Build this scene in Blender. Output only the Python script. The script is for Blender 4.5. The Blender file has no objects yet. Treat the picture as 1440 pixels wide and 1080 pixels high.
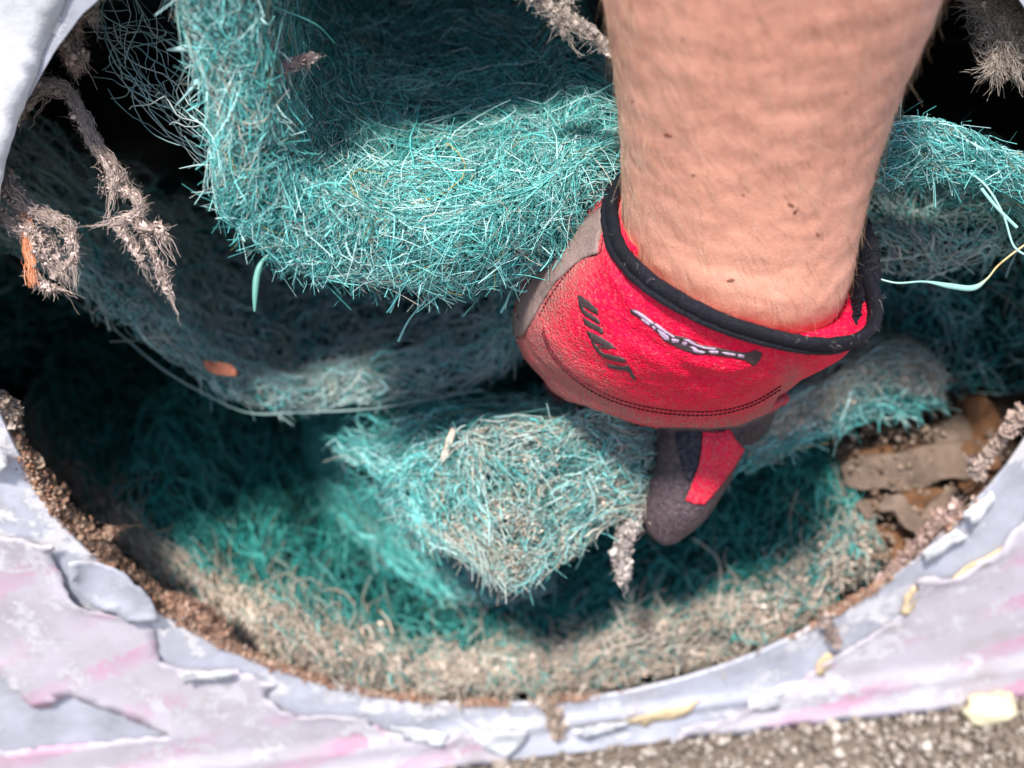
import bpy, bmesh, math, random
import numpy as np
from mathutils import Vector, Matrix
from mathutils.bvhtree import BVHTree
from mathutils.geometry import delaunay_2d_cdt

rng = np.random.default_rng(7)
random.seed(7)
scene = bpy.context.scene
COL = scene.collection

# ------------------------------------------------------------------ camera
PITCH, ROLL = 0.6981, -0.1189
CAM = np.array([-0.0103, -0.2576, 0.2216])
HFOV = math.radians(50.0)
FPX = 720.0 / math.tan(HFOV / 2)
_f = np.array([0.0, math.cos(PITCH), -math.sin(PITCH)])
_r0 = np.array([1.0, 0.0, 0.0]); _u0 = np.cross(_r0, _f)
_r = _r0 * math.cos(ROLL) + _u0 * math.sin(ROLL)
_u = -_r0 * math.sin(ROLL) + _u0 * math.cos(ROLL)
cam_data = bpy.data.cameras.new("camera")
cam_data.sensor_fit = 'HORIZONTAL'; cam_data.sensor_width = 36.0
cam_data.lens = 18.0 / math.tan(HFOV / 2)
cam_data.clip_start = 0.01; cam_data.clip_end = 200.0
cam_data.dof.use_dof = True
cam_data.dof.focus_distance = 0.292
cam_data.dof.aperture_fstop = 8.5
cam = bpy.data.objects.new("camera", cam_data); COL.objects.link(cam)
M3 = Matrix(((_r[0], _u[0], -_f[0]), (_r[1], _u[1], -_f[1]), (_r[2], _u[2], -_f[2])))
cam.matrix_world = Matrix.Translation(Vector(CAM)) @ M3.to_4x4()
scene.camera = cam

# ------------------------------------------------------------------ light
SUN_DIR = np.array([0.13, 0.385, -0.915]); SUN_DIR /= np.linalg.norm(SUN_DIR)   # the way the light travels
world = bpy.data.worlds.new("World"); scene.world = world; world.use_nodes = True
wn = world.node_tree.nodes; wl = world.node_tree.links; wn.clear()
sky = wn.new('ShaderNodeTexSky'); sky.sky_type = 'NISHITA'; sky.sun_disc = False
to_sun = -SUN_DIR
sky.sun_elevation = math.asin(to_sun[2]); sky.sun_rotation = math.atan2(to_sun[0], to_sun[1])
bg = wn.new('ShaderNodeBackground'); bg.inputs['Strength'].default_value = 0.15
wo = wn.new('ShaderNodeOutputWorld')
wl.new(sky.outputs[0], bg.inputs[0]); wl.new(bg.outputs[0], wo.inputs[0])
sun_d = bpy.data.lights.new("sun", 'SUN'); sun_d.energy = 4.6; sun_d.angle = math.radians(7.0)
sun_d.color = (1.0, 0.955, 0.90)
sun = bpy.data.objects.new("sun", sun_d); COL.objects.link(sun)
sun.rotation_euler = Vector(SUN_DIR).to_track_quat('-Z', 'Y').to_euler(); sun.location = (-1, -2, 3)
scene.view_settings.view_transform = 'Standard'; scene.view_settings.look = 'None'
scene.view_settings.gamma = 1.0; scene.view_settings.exposure = 0.84
scene.render.engine = 'CYCLES'
scene.cycles.max_bounces = 8; scene.cycles.diffuse_bounces = 5

# ------------------------------------------------------------------ helpers
def P(px, py, d):
    """pixel of the 1440x1080 photograph + depth along the view axis -> world point"""
    px = np.asarray(px, float); py = np.asarray(py, float); d = np.asarray(d, float)
    X = (px - 720) / FPX; Y = -(py - 540) / FPX
    return CAM + d[..., None] * (_f + X[..., None] * _r + Y[..., None] * _u)
def Py(px, py, y):
    """pixel -> the point of its ray on the upright plane y"""
    px = np.asarray(px, float); py = np.asarray(py, float)
    X = (px - 720) / FPX; Y = -(py - 540) / FPX
    D = _f + X[..., None] * _r + Y[..., None] * _u
    t = (y - CAM[1]) / D[..., 1]
    return CAM + t[..., None] * D
def CV(dx, dy, dz, d):
    """a vector given in pixels (right, down) and metres of depth, at depth d"""
    return d / FPX * (dx * _r - dy * _u) + dz * _f
def to_px(p):
    q = np.asarray(p) - CAM; d = q @ _f
    return 720 + FPX * (q @ _r) / d, 540 - FPX * (q @ _u) / d

def _hash(i, j, k, s):
    h = (i * 374761393 + j * 668265263 + k * 2147483647 + s * 1274126177) & 0xffffffff
    h = ((h ^ (h >> 13)) * 1274126177) & 0xffffffff
    return ((h ^ (h >> 16)) & 0xffffff) / float(0xffffff)
def vnoise(p, scale=1.0, seed=0):
    p = np.asarray(p, float) * scale
    i = np.floor(p).astype(np.int64); f = p - i; f = f * f * (3 - 2 * f)
    out = 0
    for a in (0, 1):
        for b in (0, 1):
            for c in (0, 1):
                w = (f[..., 0] if a else 1 - f[..., 0]) * (f[..., 1] if b else 1 - f[..., 1]) * (f[..., 2] if c else 1 - f[..., 2])
                out = out + w * _hash(i[..., 0] + a, i[..., 1] + b, i[..., 2] + c, seed)
    return out * 2 - 1
def fbm(p, scale, seed=0, oct=3):
    o = 0; a = 1
    for k in range(oct):
        o = o + a * vnoise(p, scale * 2 ** k, seed + k); a *= 0.5
    return o

def link(name, me, mat=None, parent=None, kind=None, label=None, cat=None, group=None, smooth=True):
    o = bpy.data.objects.new(name, me); COL.objects.link(o)
    if mat is not None: me.materials.append(mat)
    if parent is not None: o.parent = parent
    if kind: o['kind'] = kind
    if label: o['label'] = label
    if cat: o['category'] = cat
    if group: o['group'] = group
    if smooth and len(me.polygons):
        me.polygons.foreach_set('use_smooth', np.ones(len(me.polygons), bool))
    return o
def np_mesh(name, V, F, col=None):
    """V (n,3); F (m,k) faces all with k corners; col (n,3)"""
    V = np.asarray(V, np.float32); F = np.asarray(F, np.int32)
    me = bpy.data.meshes.new(name)
    me.vertices.add(len(V)); me.vertices.foreach_set('co', V.ravel())
    m, k = F.shape
    me.loops.add(m * k); me.loops.foreach_set('vertex_index', F.ravel())
    me.polygons.add(m); me.polygons.foreach_set('loop_start', np.arange(0, m * k, k, dtype=np.int32))
    if col is not None:
        at = me.attributes.new('tint', 'FLOAT_COLOR', 'POINT')
        c4 = np.ones((len(V), 4), np.float32); c4[:, :3] = col
        at.data.foreach_set('color', c4.ravel())
    me.update(calc_edges=True); me.validate()
    return me
def thing(name, label, cat, loc, group=None):
    o = bpy.data.objects.new(name, None); COL.objects.link(o)
    o.empty_display_size = 0.02
    o['label'] = label; o['category'] = cat
    if group: o['group'] = group
    return o      # kept at the world origin so that parts carry world coordinates
def tubes(paths, radii, sides=3, col=None, taper=0.55):
    """paths (N,M,3), radii (N,) or (N,M), col (N,3) or (N,M,3) -> V, F, C"""
    paths = np.asarray(paths, float); N, M, _ = paths.shape
    radii = np.asarray(radii, float)
    if radii.ndim == 1: radii = np.repeat(radii[:, None], M, 1) * np.linspace(1, taper, M)[None]
    T = np.gradient(paths, axis=1); T /= np.linalg.norm(T, axis=2, keepdims=True) + 1e-12
    ref = np.tile(np.array([0.31, 0.52, 0.79]), (N, 1)) + rng.normal(0, .3, (N, 3))
    A = np.cross(T, ref[:, None, :]); A /= np.linalg.norm(A, axis=2, keepdims=True) + 1e-12
    B = np.cross(T, A)
    ang = np.arange(sides) * 2 * math.pi / sides
    V = paths[:, :, None, :] + radii[:, :, None, None] * (np.cos(ang)[None, None, :, None] * A[:, :, None, :] + np.sin(ang)[None, None, :, None] * B[:, :, None, :])
    idx = np.arange(N * M * sides).reshape(N, M, sides)
    a = idx[:, :-1, :]; b = np.roll(a, -1, axis=2); c = idx[:, 1:, :]; d = np.roll(c, -1, axis=2)
    F = np.stack([a, b, d, c], -1).reshape(-1, 4)
    C = None
    if col is not None:
        col = np.asarray(col, float)
        if col.ndim == 2: col = np.repeat(col[:, None, :], M, 1)
        C = np.repeat(col[:, :, None, :], sides, 2).reshape(-1, 3)
    return V.reshape(-1, 3), F, C
def smooth_curve(pts, n):
    """Catmull-Rom through rows of pts (k, c), resampled to n rows evenly in parameter"""
    pts = np.asarray(pts, float); k = len(pts)
    t = np.linspace(0, k - 1, n); i = np.clip(np.floor(t).astype(int), 0, k - 2); f = (t - i)[:, None]
    g = lambda j: pts[np.clip(j, 0, k - 1)]
    p0, p1, p2, p3 = g(i - 1), g(i), g(i + 1), g(i + 2)
    return 0.5 * (2 * p1 + (p2 - p0) * f + (2 * p0 - 5 * p1 + 4 * p2 - p3) * f ** 2 + (3 * p1 - p0 - 3 * p2 + p3) * f ** 3)
def ico(sub=0):
    bm = bmesh.new(); bmesh.ops.create_icosphere(bm, subdivisions=sub + 1, radius=1)
    V = np.array([v.co[:] for v in bm.verts]); F = np.array([[v.index for v in f.verts] for f in bm.faces]); bm.free()
    return V, F
ICO0 = ico(0); ICO1 = ico(1)
def grains(cen, size, col, base=ICO0, rough=0.35, squash=0.6):
    """many small crumbs as one mesh"""
    n = len(cen); V0, F0 = base; k = len(V0)
    q = rng.normal(size=(n, 3, 3)); q, _ = np.linalg.qr(q)
    sc = np.asarray(size)[:, None] * rng.uniform(squash, 1.25, (n, 3))
    V = V0[None] * (1 + rng.uniform(-rough, rough, (n, k, 1)))
    V = V * sc[:, None, :]
    V = np.einsum('nij,nkj->nki', q, V) + np.asarray(cen)[:, None, :]
    F = F0[None] + (np.arange(n) * k)[:, None, None]
    C = np.repeat(np.asarray(col)[:, None, :], k, 1).reshape(-1, 3)
    return V.reshape(-1, 3), F.reshape(-1, 3), C
def to_tri(F):
    F = np.asarray(F)
    return F if F.shape[1] == 3 else np.concatenate([F[:, [0, 1, 2]], F[:, [0, 2, 3]]])
def join(*sets):
    V, F, C, n = [], [], [], 0
    for v, f, c in sets:
        V.append(v); F.append(to_tri(f) + n); C.append(c); n += len(v)
    return np.concatenate(V), np.concatenate(F), np.concatenate(C)
def lerp3(a, b, t):
    return np.asarray(a) * (1 - t[..., None]) + np.asarray(b) * t[..., None]
def in_poly(p, poly):
    x, y = p[:, 0], p[:, 1]; poly = np.asarray(poly, float)
    x0, y0 = poly[:, 0], poly[:, 1]; x1, y1 = np.roll(x0, -1), np.roll(y0, -1)
    ins = np.zeros(len(p), bool)
    for a, b, c, d in zip(x0, y0, x1, y1):
        hit = ((b > y) != (d > y)) & (x < (c - a) * (y - b) / (d - b + 1e-15) + a)
        ins ^= hit
    return ins
def dist_poly(p, poly):
    poly = np.asarray(poly, float); d = np.full(len(p), 1e9)
    for a, b in zip(poly, np.roll(poly, -1, axis=0)):
        ab = b - a; t = np.clip(((p - a) @ ab) / (ab @ ab + 1e-15), 0, 1)
        d = np.minimum(d, np.linalg.norm(p - a - t[:, None] * ab, axis=1))
    return d
def ragged(poly, step, amp, seed=0):
    """subdivide a closed outline and jitter it"""
    poly = np.asarray(poly, float); out = []
    for a, b in zip(poly, np.roll(poly, -1, axis=0)):
        n = max(1, int(np.linalg.norm(b - a) / step))
        for k in range(n): out.append(a + (b - a) * k / n)
    out = np.array(out)
    q = np.c_[out, np.zeros(len(out))]
    out[:, 0] += amp * (fbm(q, .9 / step, seed, 2)); out[:, 1] += amp * (fbm(q, .9 / step, seed + 9, 2))
    return out
def fill_poly(poly, step):
    """triangulate the inside of a 2-D outline with interior points -> pts, tris, boundary count"""
    poly = np.asarray(poly, float); lo, hi = poly.min(0), poly.max(0)
    gx, gy = np.meshgrid(np.arange(lo[0], hi[0], step), np.arange(lo[1], hi[1], step))
    g = np.c_[gx.ravel(), gy.ravel()] + rng.uniform(-.2, .2, (gx.size, 2)) * step
    if len(g):
        g = g[in_poly(g, poly)]
        if len(g): g = g[dist_poly(g, poly) > step * .45]
    pts = np.concatenate([poly, g]) if len(g) else poly
    nb = len(poly)
    v, e, f, ov, oe, of = delaunay_2d_cdt([Vector(p) for p in pts.tolist()], [(i, (i + 1) % nb) for i in range(nb)], [], 0, 1e-9)
    v = np.array([q[:] for q in v]); f = np.array([t for t in f if len(t) == 3])
    cen = v[f].mean(1)
    return v, f[in_poly(cen, poly)]

# ------------------------------------------------------------------ materials
def mat(name, rough=0.6, spec=0.4):
    m = bpy.data.materials.new(name); m.use_nodes = True
    b = m.node_tree.nodes['Principled BSDF']
    b.inputs['Roughness'].default_value = rough
    b.inputs['Specular IOR Level'].default_value = spec
    return m, m.node_tree.nodes, m.node_tree.links, b
def nd(n, kind, **kw):
    x = n.new(kind)
    for k, v in kw.items():
        if k in x.inputs: x.inputs[k].default_value = v
        else: setattr(x, k, v)
    return x
def ramp(n, stops):
    r = n.new('ShaderNodeValToRGB'); e = r.color_ramp.elements
    while len(e) < len(stops): e.new(0.5)
    for el, (p, c) in zip(e, stops):
        el.position = p; el.color = (*c, 1) if len(c) == 3 else c
    return r
def bump(n, l, b, src, strength, dist):
    bp = nd(n, 'ShaderNodeBump', Strength=strength, Distance=dist)
    l.new(src, bp.inputs['Height']); l.new(bp.outputs[0], b.inputs['Normal']); return bp
def geo_pos(n):
    return n.new('ShaderNodeNewGeometry').outputs['Position']
def tint_mat(name, rough=.55, spec=.35, transl=0.0, vary=0.0):
    m, n, l, b = mat(name, rough, spec)
    a = nd(n, 'ShaderNodeAttribute', attribute_name='tint')
    src = a.outputs['Color']
    if vary:
        t = nd(n, 'ShaderNodeTexNoise', Scale=900.0, Detail=3.0); l.new(geo_pos(n), t.inputs['Vector'])
        hs = nd(n, 'ShaderNodeHueSaturation'); mr = nd(n, 'ShaderNodeMapRange')
        mr.inputs['To Min'].default_value = 1 - vary; mr.inputs['To Max'].default_value = 1 + vary
        l.new(t.outputs['Fac'], mr.inputs['Value']); l.new(mr.outputs[0], hs.inputs['Value']); l.new(src, hs.inputs['Color'])
        src = hs.outputs[0]
    l.new(src, b.inputs['Base Color'])
    if transl:
        tr = n.new('ShaderNodeBsdfTranslucent'); l.new(src, tr.inputs['Color'])
        mx = nd(n, 'ShaderNodeMixShader', Fac=transl)
        out = n['Material Output']
        l.new(b.outputs[0], mx.inputs[1]); l.new(tr.outputs[0], mx.inputs[2]); l.new(mx.outputs[0], out.inputs['Surface'])
    return m
M_FIBRE = tint_mat('fibre', .42, .45, .18)
M_DUST = tint_mat('dust', .9, .1, .12, .25)
M_GRIT = tint_mat('grit', .85, .2, 0, .35)
M_HAIR = tint_mat('arm_hair', .4, .5, .1)
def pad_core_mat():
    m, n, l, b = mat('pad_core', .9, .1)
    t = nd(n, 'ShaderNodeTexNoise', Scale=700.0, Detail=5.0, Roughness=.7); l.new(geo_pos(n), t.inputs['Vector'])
    r = ramp(n, [(.3, (.006, .03, .03)), (.7, (.016, .085, .08))]); l.new(t.outputs['Fac'], r.inputs[0]); l.new(r.outputs[0], b.inputs['Base Color'])  # core coloured extra dark, painting in the shade of gaps between fibres
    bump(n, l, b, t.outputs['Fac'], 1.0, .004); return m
M_CORE = pad_core_mat()
def weather(n, l, pos, col, chip, scale):
    """ragged chips of another coat, hairline cracks and brown grime over a painted face"""
    w = nd(n, 'ShaderNodeTexNoise', Scale=scale * 2.2, Detail=8.0, Roughness=.72); l.new(pos, w.inputs['Vector'])
    ad = nd(n, 'ShaderNodeMixRGB', blend_type='ADD', Fac=.05); l.new(pos, ad.inputs[1]); l.new(w.outputs['Color'], ad.inputs[2])
    t = nd(n, 'ShaderNodeTexNoise', Scale=scale, Detail=9.0, Roughness=.58, Distortion=.6); l.new(ad.outputs[0], t.inputs['Vector'])
    e = ramp(n, [(.545, (0, 0, 0)), (.56, (1, 1, 1))]); l.new(t.outputs['Fac'], e.inputs[0])
    m1 = nd(n, 'ShaderNodeMixRGB', blend_type='MIX'); l.new(e.outputs[0], m1.inputs[0]); l.new(col, m1.inputs[1]); m1.inputs[2].default_value = (*chip, 1)
    v = nd(n, 'ShaderNodeTexVoronoi', Scale=scale * 2.4, feature='DISTANCE_TO_EDGE'); l.new(ad.outputs[0], v.inputs['Vector'])
    c = ramp(n, [(.0, (.45, .38, .34)), (.02, (1, 1, 1))]); l.new(v.outputs['Distance'], c.inputs[0])
    msk = ramp(n, [(.5, (0, 0, 0)), (.62, (.8, .8, .8))]); l.new(w.outputs['Fac'], msk.inputs[0])
    m2 = nd(n, 'ShaderNodeMixRGB', blend_type='MULTIPLY'); l.new(msk.outputs[0], m2.inputs[0]); l.new(m1.outputs[0], m2.inputs[1]); l.new(c.outputs[0], m2.inputs[2])
    g = nd(n, 'ShaderNodeTexNoise', Scale=scale * .9, Detail=10.0, Roughness=.8); l.new(pos, g.inputs['Vector'])
    gr_ = ramp(n, [(.56, (0, 0, 0)), (.74, (.75, .75, .75))]); l.new(g.outputs['Fac'], gr_.inputs[0])
    m3 = nd(n, 'ShaderNodeMixRGB', blend_type='MIX'); l.new(gr_.outputs[0], m3.inputs[0]); l.new(m2.outputs[0], m3.inputs[1]); m3.inputs[2].default_value = (.30, .23, .19, 1)
    hh = nd(n, 'ShaderNodeMath', operation='MULTIPLY_ADD'); l.new(w.outputs['Fac'], hh.inputs[0]); hh.inputs[1].default_value = .5; l.new(e.outputs[0], hh.inputs[2])
    return m3.outputs[0], hh.outputs[0]
def metal_mat():
    m, n, l, b = mat('painted_metal', .42, .5); pos = geo_pos(n)
    t = nd(n, 'ShaderNodeTexNoise', Scale=45.0, Detail=8.0, Roughness=.68); l.new(pos, t.inputs['Vector'])
    r = ramp(n, [(.25, (.20, .20, .22)), (.40, (.36, .365, .41)), (.6, (.45, .455, .52)), (.8, (.60, .59, .63))])
    l.new(t.outputs['Fac'], r.inputs[0])
    t2 = nd(n, 'ShaderNodeTexNoise', Scale=260.0, Detail=6.0, Roughness=.75); l.new(pos, t2.inputs['Vector'])
    r2 = ramp(n, [(.0, (1, 1, 1)), (.63, (1, 1, 1)), (.72, (.62, .5, .42))]); l.new(t2.outputs['Fac'], r2.inputs[0])
    mx = nd(n, 'ShaderNodeMixRGB', blend_type='MULTIPLY', Fac=.8); l.new(r.outputs[0], mx.inputs[1]); l.new(r2.outputs[0], mx.inputs[2])
    col, h = weather(n, l, pos, mx.outputs[0], (.60, .58, .60), 30.0)
    l.new(col, b.inputs['Base Color'])
    bump(n, l, b, h, .5, .0012); return m
M_METAL = metal_mat()
def inner_mat():
    m, n, l, b = mat('cabinet_inside', .7, .3)
    t = nd(n, 'ShaderNodeTexNoise', Scale=30.0, Detail=6.0); l.new(geo_pos(n), t.inputs['Vector'])
    r = ramp(n, [(.3, (.13, .14, .15)), (.7, (.27, .27, .27))]); l.new(t.outputs['Fac'], r.inputs[0]); l.new(r.outputs[0], b.inputs['Base Color'])
    return m
M_INNER = inner_mat()
def paper_mat():
    m, n, l, b = mat('printed_paper', .62, .3); pos = geo_pos(n)
    mp = nd(n, 'ShaderNodeMapping'); mp.inputs['Rotation'].default_value = (0, .35, 0); mp.inputs['Scale'].default_value = (1, 1, 1.0)
    l.new(pos, mp.inputs['Vector'])
    t = nd(n, 'ShaderNodeTexNoise', Scale=26.0, Detail=7.0, Roughness=.62); l.new(mp.outputs[0], t.inputs['Vector'])
    r = ramp(n, [(.26, (.34, .30, .31)), (.42, (.44, .395, .43)), (.62, (.51, .465, .51)), (.8, (.62, .60, .63))]); l.new(t.outputs['Fac'], r.inputs[0])
    # worn pink print: rows of blotches
    wv = nd(n, 'ShaderNodeTexWave', Scale=11.0, Distortion=1.6, Detail=2.0); wv.bands_direction = 'Z'; l.new(mp.outputs[0], wv.inputs['Vector'])
    t3 = nd(n, 'ShaderNodeTexNoise', Scale=190.0, Detail=3.0, Roughness=.55, Distortion=2.0); l.new(mp.outputs[0], t3.inputs['Vector'])
    mlt = nd(n, 'ShaderNodeMath', operation='MULTIPLY'); l.new(wv.outputs['Fac'], mlt.inputs[0]); l.new(t3.outputs['Fac'], mlt.inputs[1])
    r3 = ramp(n, [(.33, (0, 0, 0)), (.40, (.6, .6, .6))]); l.new(mlt.outputs[0], r3.inputs[0])
    t4 = nd(n, 'ShaderNodeTexNoise', Scale=18.0, Detail=2.0); l.new(pos, t4.inputs['Vector'])
    r4 = ramp(n, [(.42, (0, 0, 0)), (.58, (1, 1, 1))]); l.new(t4.outputs['Fac'], r4.inputs[0])
    m2 = nd(n, 'ShaderNodeMath', operation='MULTIPLY'); l.new(r3.outputs[0], m2.inputs[0]); l.new(r4.outputs[0], m2.inputs[1])
    mx = nd(n, 'ShaderNodeMixRGB', blend_type='MIX'); l.new(m2.outputs[0], mx.inputs[0]); l.new(r.outputs[0], mx.inputs[1]); mx.inputs[2].default_value = (.56, .22, .36, 1)
    # brown water marks
    t5 = nd(n, 'ShaderNodeTexNoise', Scale=34.0, Detail=8.0, Roughness=.75); l.new(pos, t5.inputs['Vector'])
    r5 = ramp(n, [(.6, (0, 0, 0)), (.72, (.6, .6, .6))]); l.new(t5.outputs['Fac'], r5.inputs[0])
    mx2 = nd(n, 'ShaderNodeMixRGB', blend_type='MIX'); l.new(r5.outputs[0], mx2.inputs[0]); l.new(mx.outputs[0], mx2.inputs[1]); mx2.inputs[2].default_value = (.42, .32, .27, 1)
    col, h = weather(n, l, pos, mx2.outputs[0], (.56, .53, .56), 42.0)
    l.new(col, b.inputs['Base Color'])
    bump(n, l, b, h, .45, .0010); return m
M_PAPER = paper_mat()
def plain(name, col, rough=.7, spec=.3, scale=400., var=.25, bstr=.3, bd=.0005):
    m, n, l, b = mat(name, rough, spec)
    t = nd(n, 'ShaderNodeTexNoise', Scale=scale, Detail=5.0, Roughness=.65); l.new(geo_pos(n), t.inputs['Vector'])
    c = np.array(col)
    r = ramp(n, [(.3, tuple(c * (1 - var))), (.7, tuple(np.minimum(c * (1 + var), 1)))]); l.new(t.outputs['Fac'], r.inputs[0]); l.new(r.outputs[0], b.inputs['Base Color'])
    bump(n, l, b, t.outputs['Fac'], bstr, bd); return m
M_FLAKE = plain('paint_flake', (.55, .545, .565), .5, .3, 70, .2, .5, .0012)
M_CREAM = plain('cream_backing', (.60, .46, .28), .7, .2, 120, .15)
M_WOOD = plain('dry_wood', (.13, .062, .03), .8, .2, 90, .5, .6, .001)
M_WOODG = plain('grey_wood', (.135, .095, .072), .85, .2, 90, .4, .6, .001)
def ground_mat():
    m, n, l, b = mat('sandy_ground', .9, .2)
    t = nd(n, 'ShaderNodeTexNoise', Scale=240.0, Detail=6.0, Roughness=.7); l.new(geo_pos(n), t.inputs['Vector'])
    r = ramp(n, [(.3, (.10, .075, .06)), (.55, (.20, .16, .13)), (.75, (.32, .27, .23))]); l.new(t.outputs['Fac'], r.inputs[0]); l.new(r.outputs[0], b.inputs['Base Color'])
    bump(n, l, b, t.outputs['Fac'], .8, .003); return m
M_GROUND = ground_mat()
def skin_mat():
    m, n, l, b = mat('skin', .48, .35); pos = geo_pos(n)
    t = nd(n, 'ShaderNodeTexNoise', Scale=85.0, Detail=5.0, Roughness=.6); l.new(pos, t.inputs['Vector'])
    r = ramp(n, [(.2, (.565, .262, .182)), (.5, (.59, .284, .200)), (.8, (.615, .306, .218))]); l.new(t.outputs['Fac'], r.inputs[0])
    t2 = nd(n, 'ShaderNodeTexNoise', Scale=420.0, Detail=4.0, Roughness=.7); l.new(pos, t2.inputs['Vector'])
    r2 = ramp(n, [(.3, (.88, .84, .82)), (.6, (1, 1, 1))]); l.new(t2.outputs['Fac'], r2.inputs[0])
    mx = nd(n, 'ShaderNodeMixRGB', blend_type='MULTIPLY', Fac=1.0); l.new(r.outputs[0], mx.inputs[1]); l.new(r2.outputs[0], mx.inputs[2])
    # freckles and small scabs
    a = nd(n, 'ShaderNodeAttribute', attribute_name='tint')
    mx2 = nd(n, 'ShaderNodeMixRGB', blend_type='MULTIPLY', Fac=1.0); l.new(mx.outputs[0], mx2.inputs[1]); l.new(a.outputs['Color'], mx2.inputs[2])
    l.new(mx2.outputs[0], b.inputs['Base Color'])
    b.inputs['Subsurface Weight'].default_value = .25; b.inputs['Subsurface Radius'].default_value = (1.0, .35, .2); b.inputs['Subsurface Scale'].default_value = .003
    v = nd(n, 'ShaderNodeTexVoronoi', Scale=1100.0, feature='DISTANCE_TO_EDGE'); l.new(pos, v.inputs['Vector'])
    ad = nd(n, 'ShaderNodeMath', operation='ADD'); l.new(v.outputs['Distance'], ad.inputs[0]); l.new(t2.outputs['Fac'], ad.inputs[1])
    bump(n, l, b, ad.outputs[0], .3, .0005); return m
M_SKIN = skin_mat()
def fabric_mat(name, col, dirtcol=(.28, .17, .14), rough=.6, grain=1150., bstr=.85, speck=.45):
    m, n, l, b = mat(name, rough, .18); pos = geo_pos(n)
    b.inputs['Sheen Weight'].default_value = .0; b.inputs['Sheen Roughness'].default_value = .5
    v = nd(n, 'ShaderNodeTexVoronoi', Scale=grain, Randomness=.75); l.new(pos, v.inputs['Vector'])
    t = nd(n, 'ShaderNodeTexNoise', Scale=110.0, Detail=6.0, Roughness=.65); l.new(pos, t.inputs['Vector'])
    c = np.array(col)
    r = ramp(n, [(.3, tuple(c * .82)), (.7, tuple(np.minimum(c * 1.14, 1)))]); l.new(t.outputs['Fac'], r.inputs[0])
    a = nd(n, 'ShaderNodeAttribute', attribute_name='dirt')
    t2 = nd(n, 'ShaderNodeTexNoise', Scale=700.0, Detail=5.0, Roughness=.75); l.new(pos, t2.inputs['Vector'])
    # dirt = mask + speckle
    s = nd(n, 'ShaderNodeMath', operation='ADD'); l.new(a.outputs['Fac'], s.inputs[0])
    mr = nd(n, 'ShaderNodeMapRange'); mr.inputs['From Min'].default_value = .3; mr.inputs['From Max'].default_value = .7; mr.inputs['To Min'].default_value = -.6; mr.inputs['To Max'].default_value = .30
    l.new(t2.outputs['Fac'], mr.inputs['Value']); l.new(mr.outputs[0], s.inputs[1])
    cl = nd(n, 'ShaderNodeMapRange'); cl.inputs['From Min'].default_value = .0; cl.inputs['From Max'].default_value = 1.0; cl.inputs['To Max'].default_value = .85
    l.new(s.outputs[0], cl.inputs['Value'])
    mx = nd(n, 'ShaderNodeMixRGB', blend_type='MIX'); l.new(cl.outputs[0], mx.inputs[0]); l.new(r.outputs[0], mx.inputs[1]); mx.inputs[2].default_value = (*dirtcol, 1)
    # pale dust specks
    vs = nd(n, 'ShaderNodeTexVoronoi', Scale=620.0, Randomness=1.0); l.new(pos, vs.inputs['Vector'])
    rs = ramp(n, [(.09, (speck, speck, speck)), (.2, (0, 0, 0))]); l.new(vs.outputs['Distance'], rs.inputs[0])
    sk = nd(n, 'ShaderNodeMapRange'); sk.inputs['From Max'].default_value = .6; sk.inputs['To Min'].default_value = .25; l.new(a.outputs['Fac'], sk.inputs['Value'])
    sm_ = nd(n, 'ShaderNodeMath', operation='MULTIPLY'); l.new(rs.outputs[0], sm_.inputs[0]); l.new(sk.outputs[0], sm_.inputs[1])
    mx2 = nd(n, 'ShaderNodeMixRGB', blend_type='MIX'); l.new(sm_.outputs[0], mx2.inputs[0]); l.new(mx.outputs[0], mx2.inputs[1]); mx2.inputs[2].default_value = (.60, .40, .36, 1)
    rv = ramp(n, [(.15, (1.0, 1.0, 1.0)), (.62, (.74, .74, .74))]); l.new(v.outputs['Distance'], rv.inputs[0])
    mx3 = nd(n, 'ShaderNodeMixRGB', blend_type='MULTIPLY', Fac=1.0); l.new(mx2.outputs[0], mx3.inputs[1]); l.new(rv.outputs[0], mx3.inputs[2])
    l.new(mx3.outputs[0], b.inputs['Base Color'])
    bump(n, l, b, v.outputs['Distance'], bstr, -.0005); return m
M_RED = fabric_mat('red_glove_fabric', (.86, .0025, .050))
M_LEATHER = fabric_mat('grey_glove_leather', (.038, .028, .036), (.17, .12, .12), .5, 1900., .35, .35)
M_SUEDE = fabric_mat('worn_palm_suede', (.25, .17, .155), (.36, .28, .24), .8, 2300., .4, .3)
M_DARK = fabric_mat('dark_stretch_fabric', (.014, .014, .026), (.2, .16, .16), .6, 2400., .4, .2)
M_TRIM = fabric_mat('black_binding', (.009, .009, .015), (.08, .07, .08), .6, 2600., .6, .1)
M_PRINT = plain('black_print', (.045, .028, .028), .55, .4, 900, .4)
M_SILVER = plain('worn_silver_print', (.36, .25, .34), .4, .5, 700, .3)
M_THREAD = plain('dark_red_thread', (.10, .006, .014), .7, .2, 900, .3)

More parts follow.
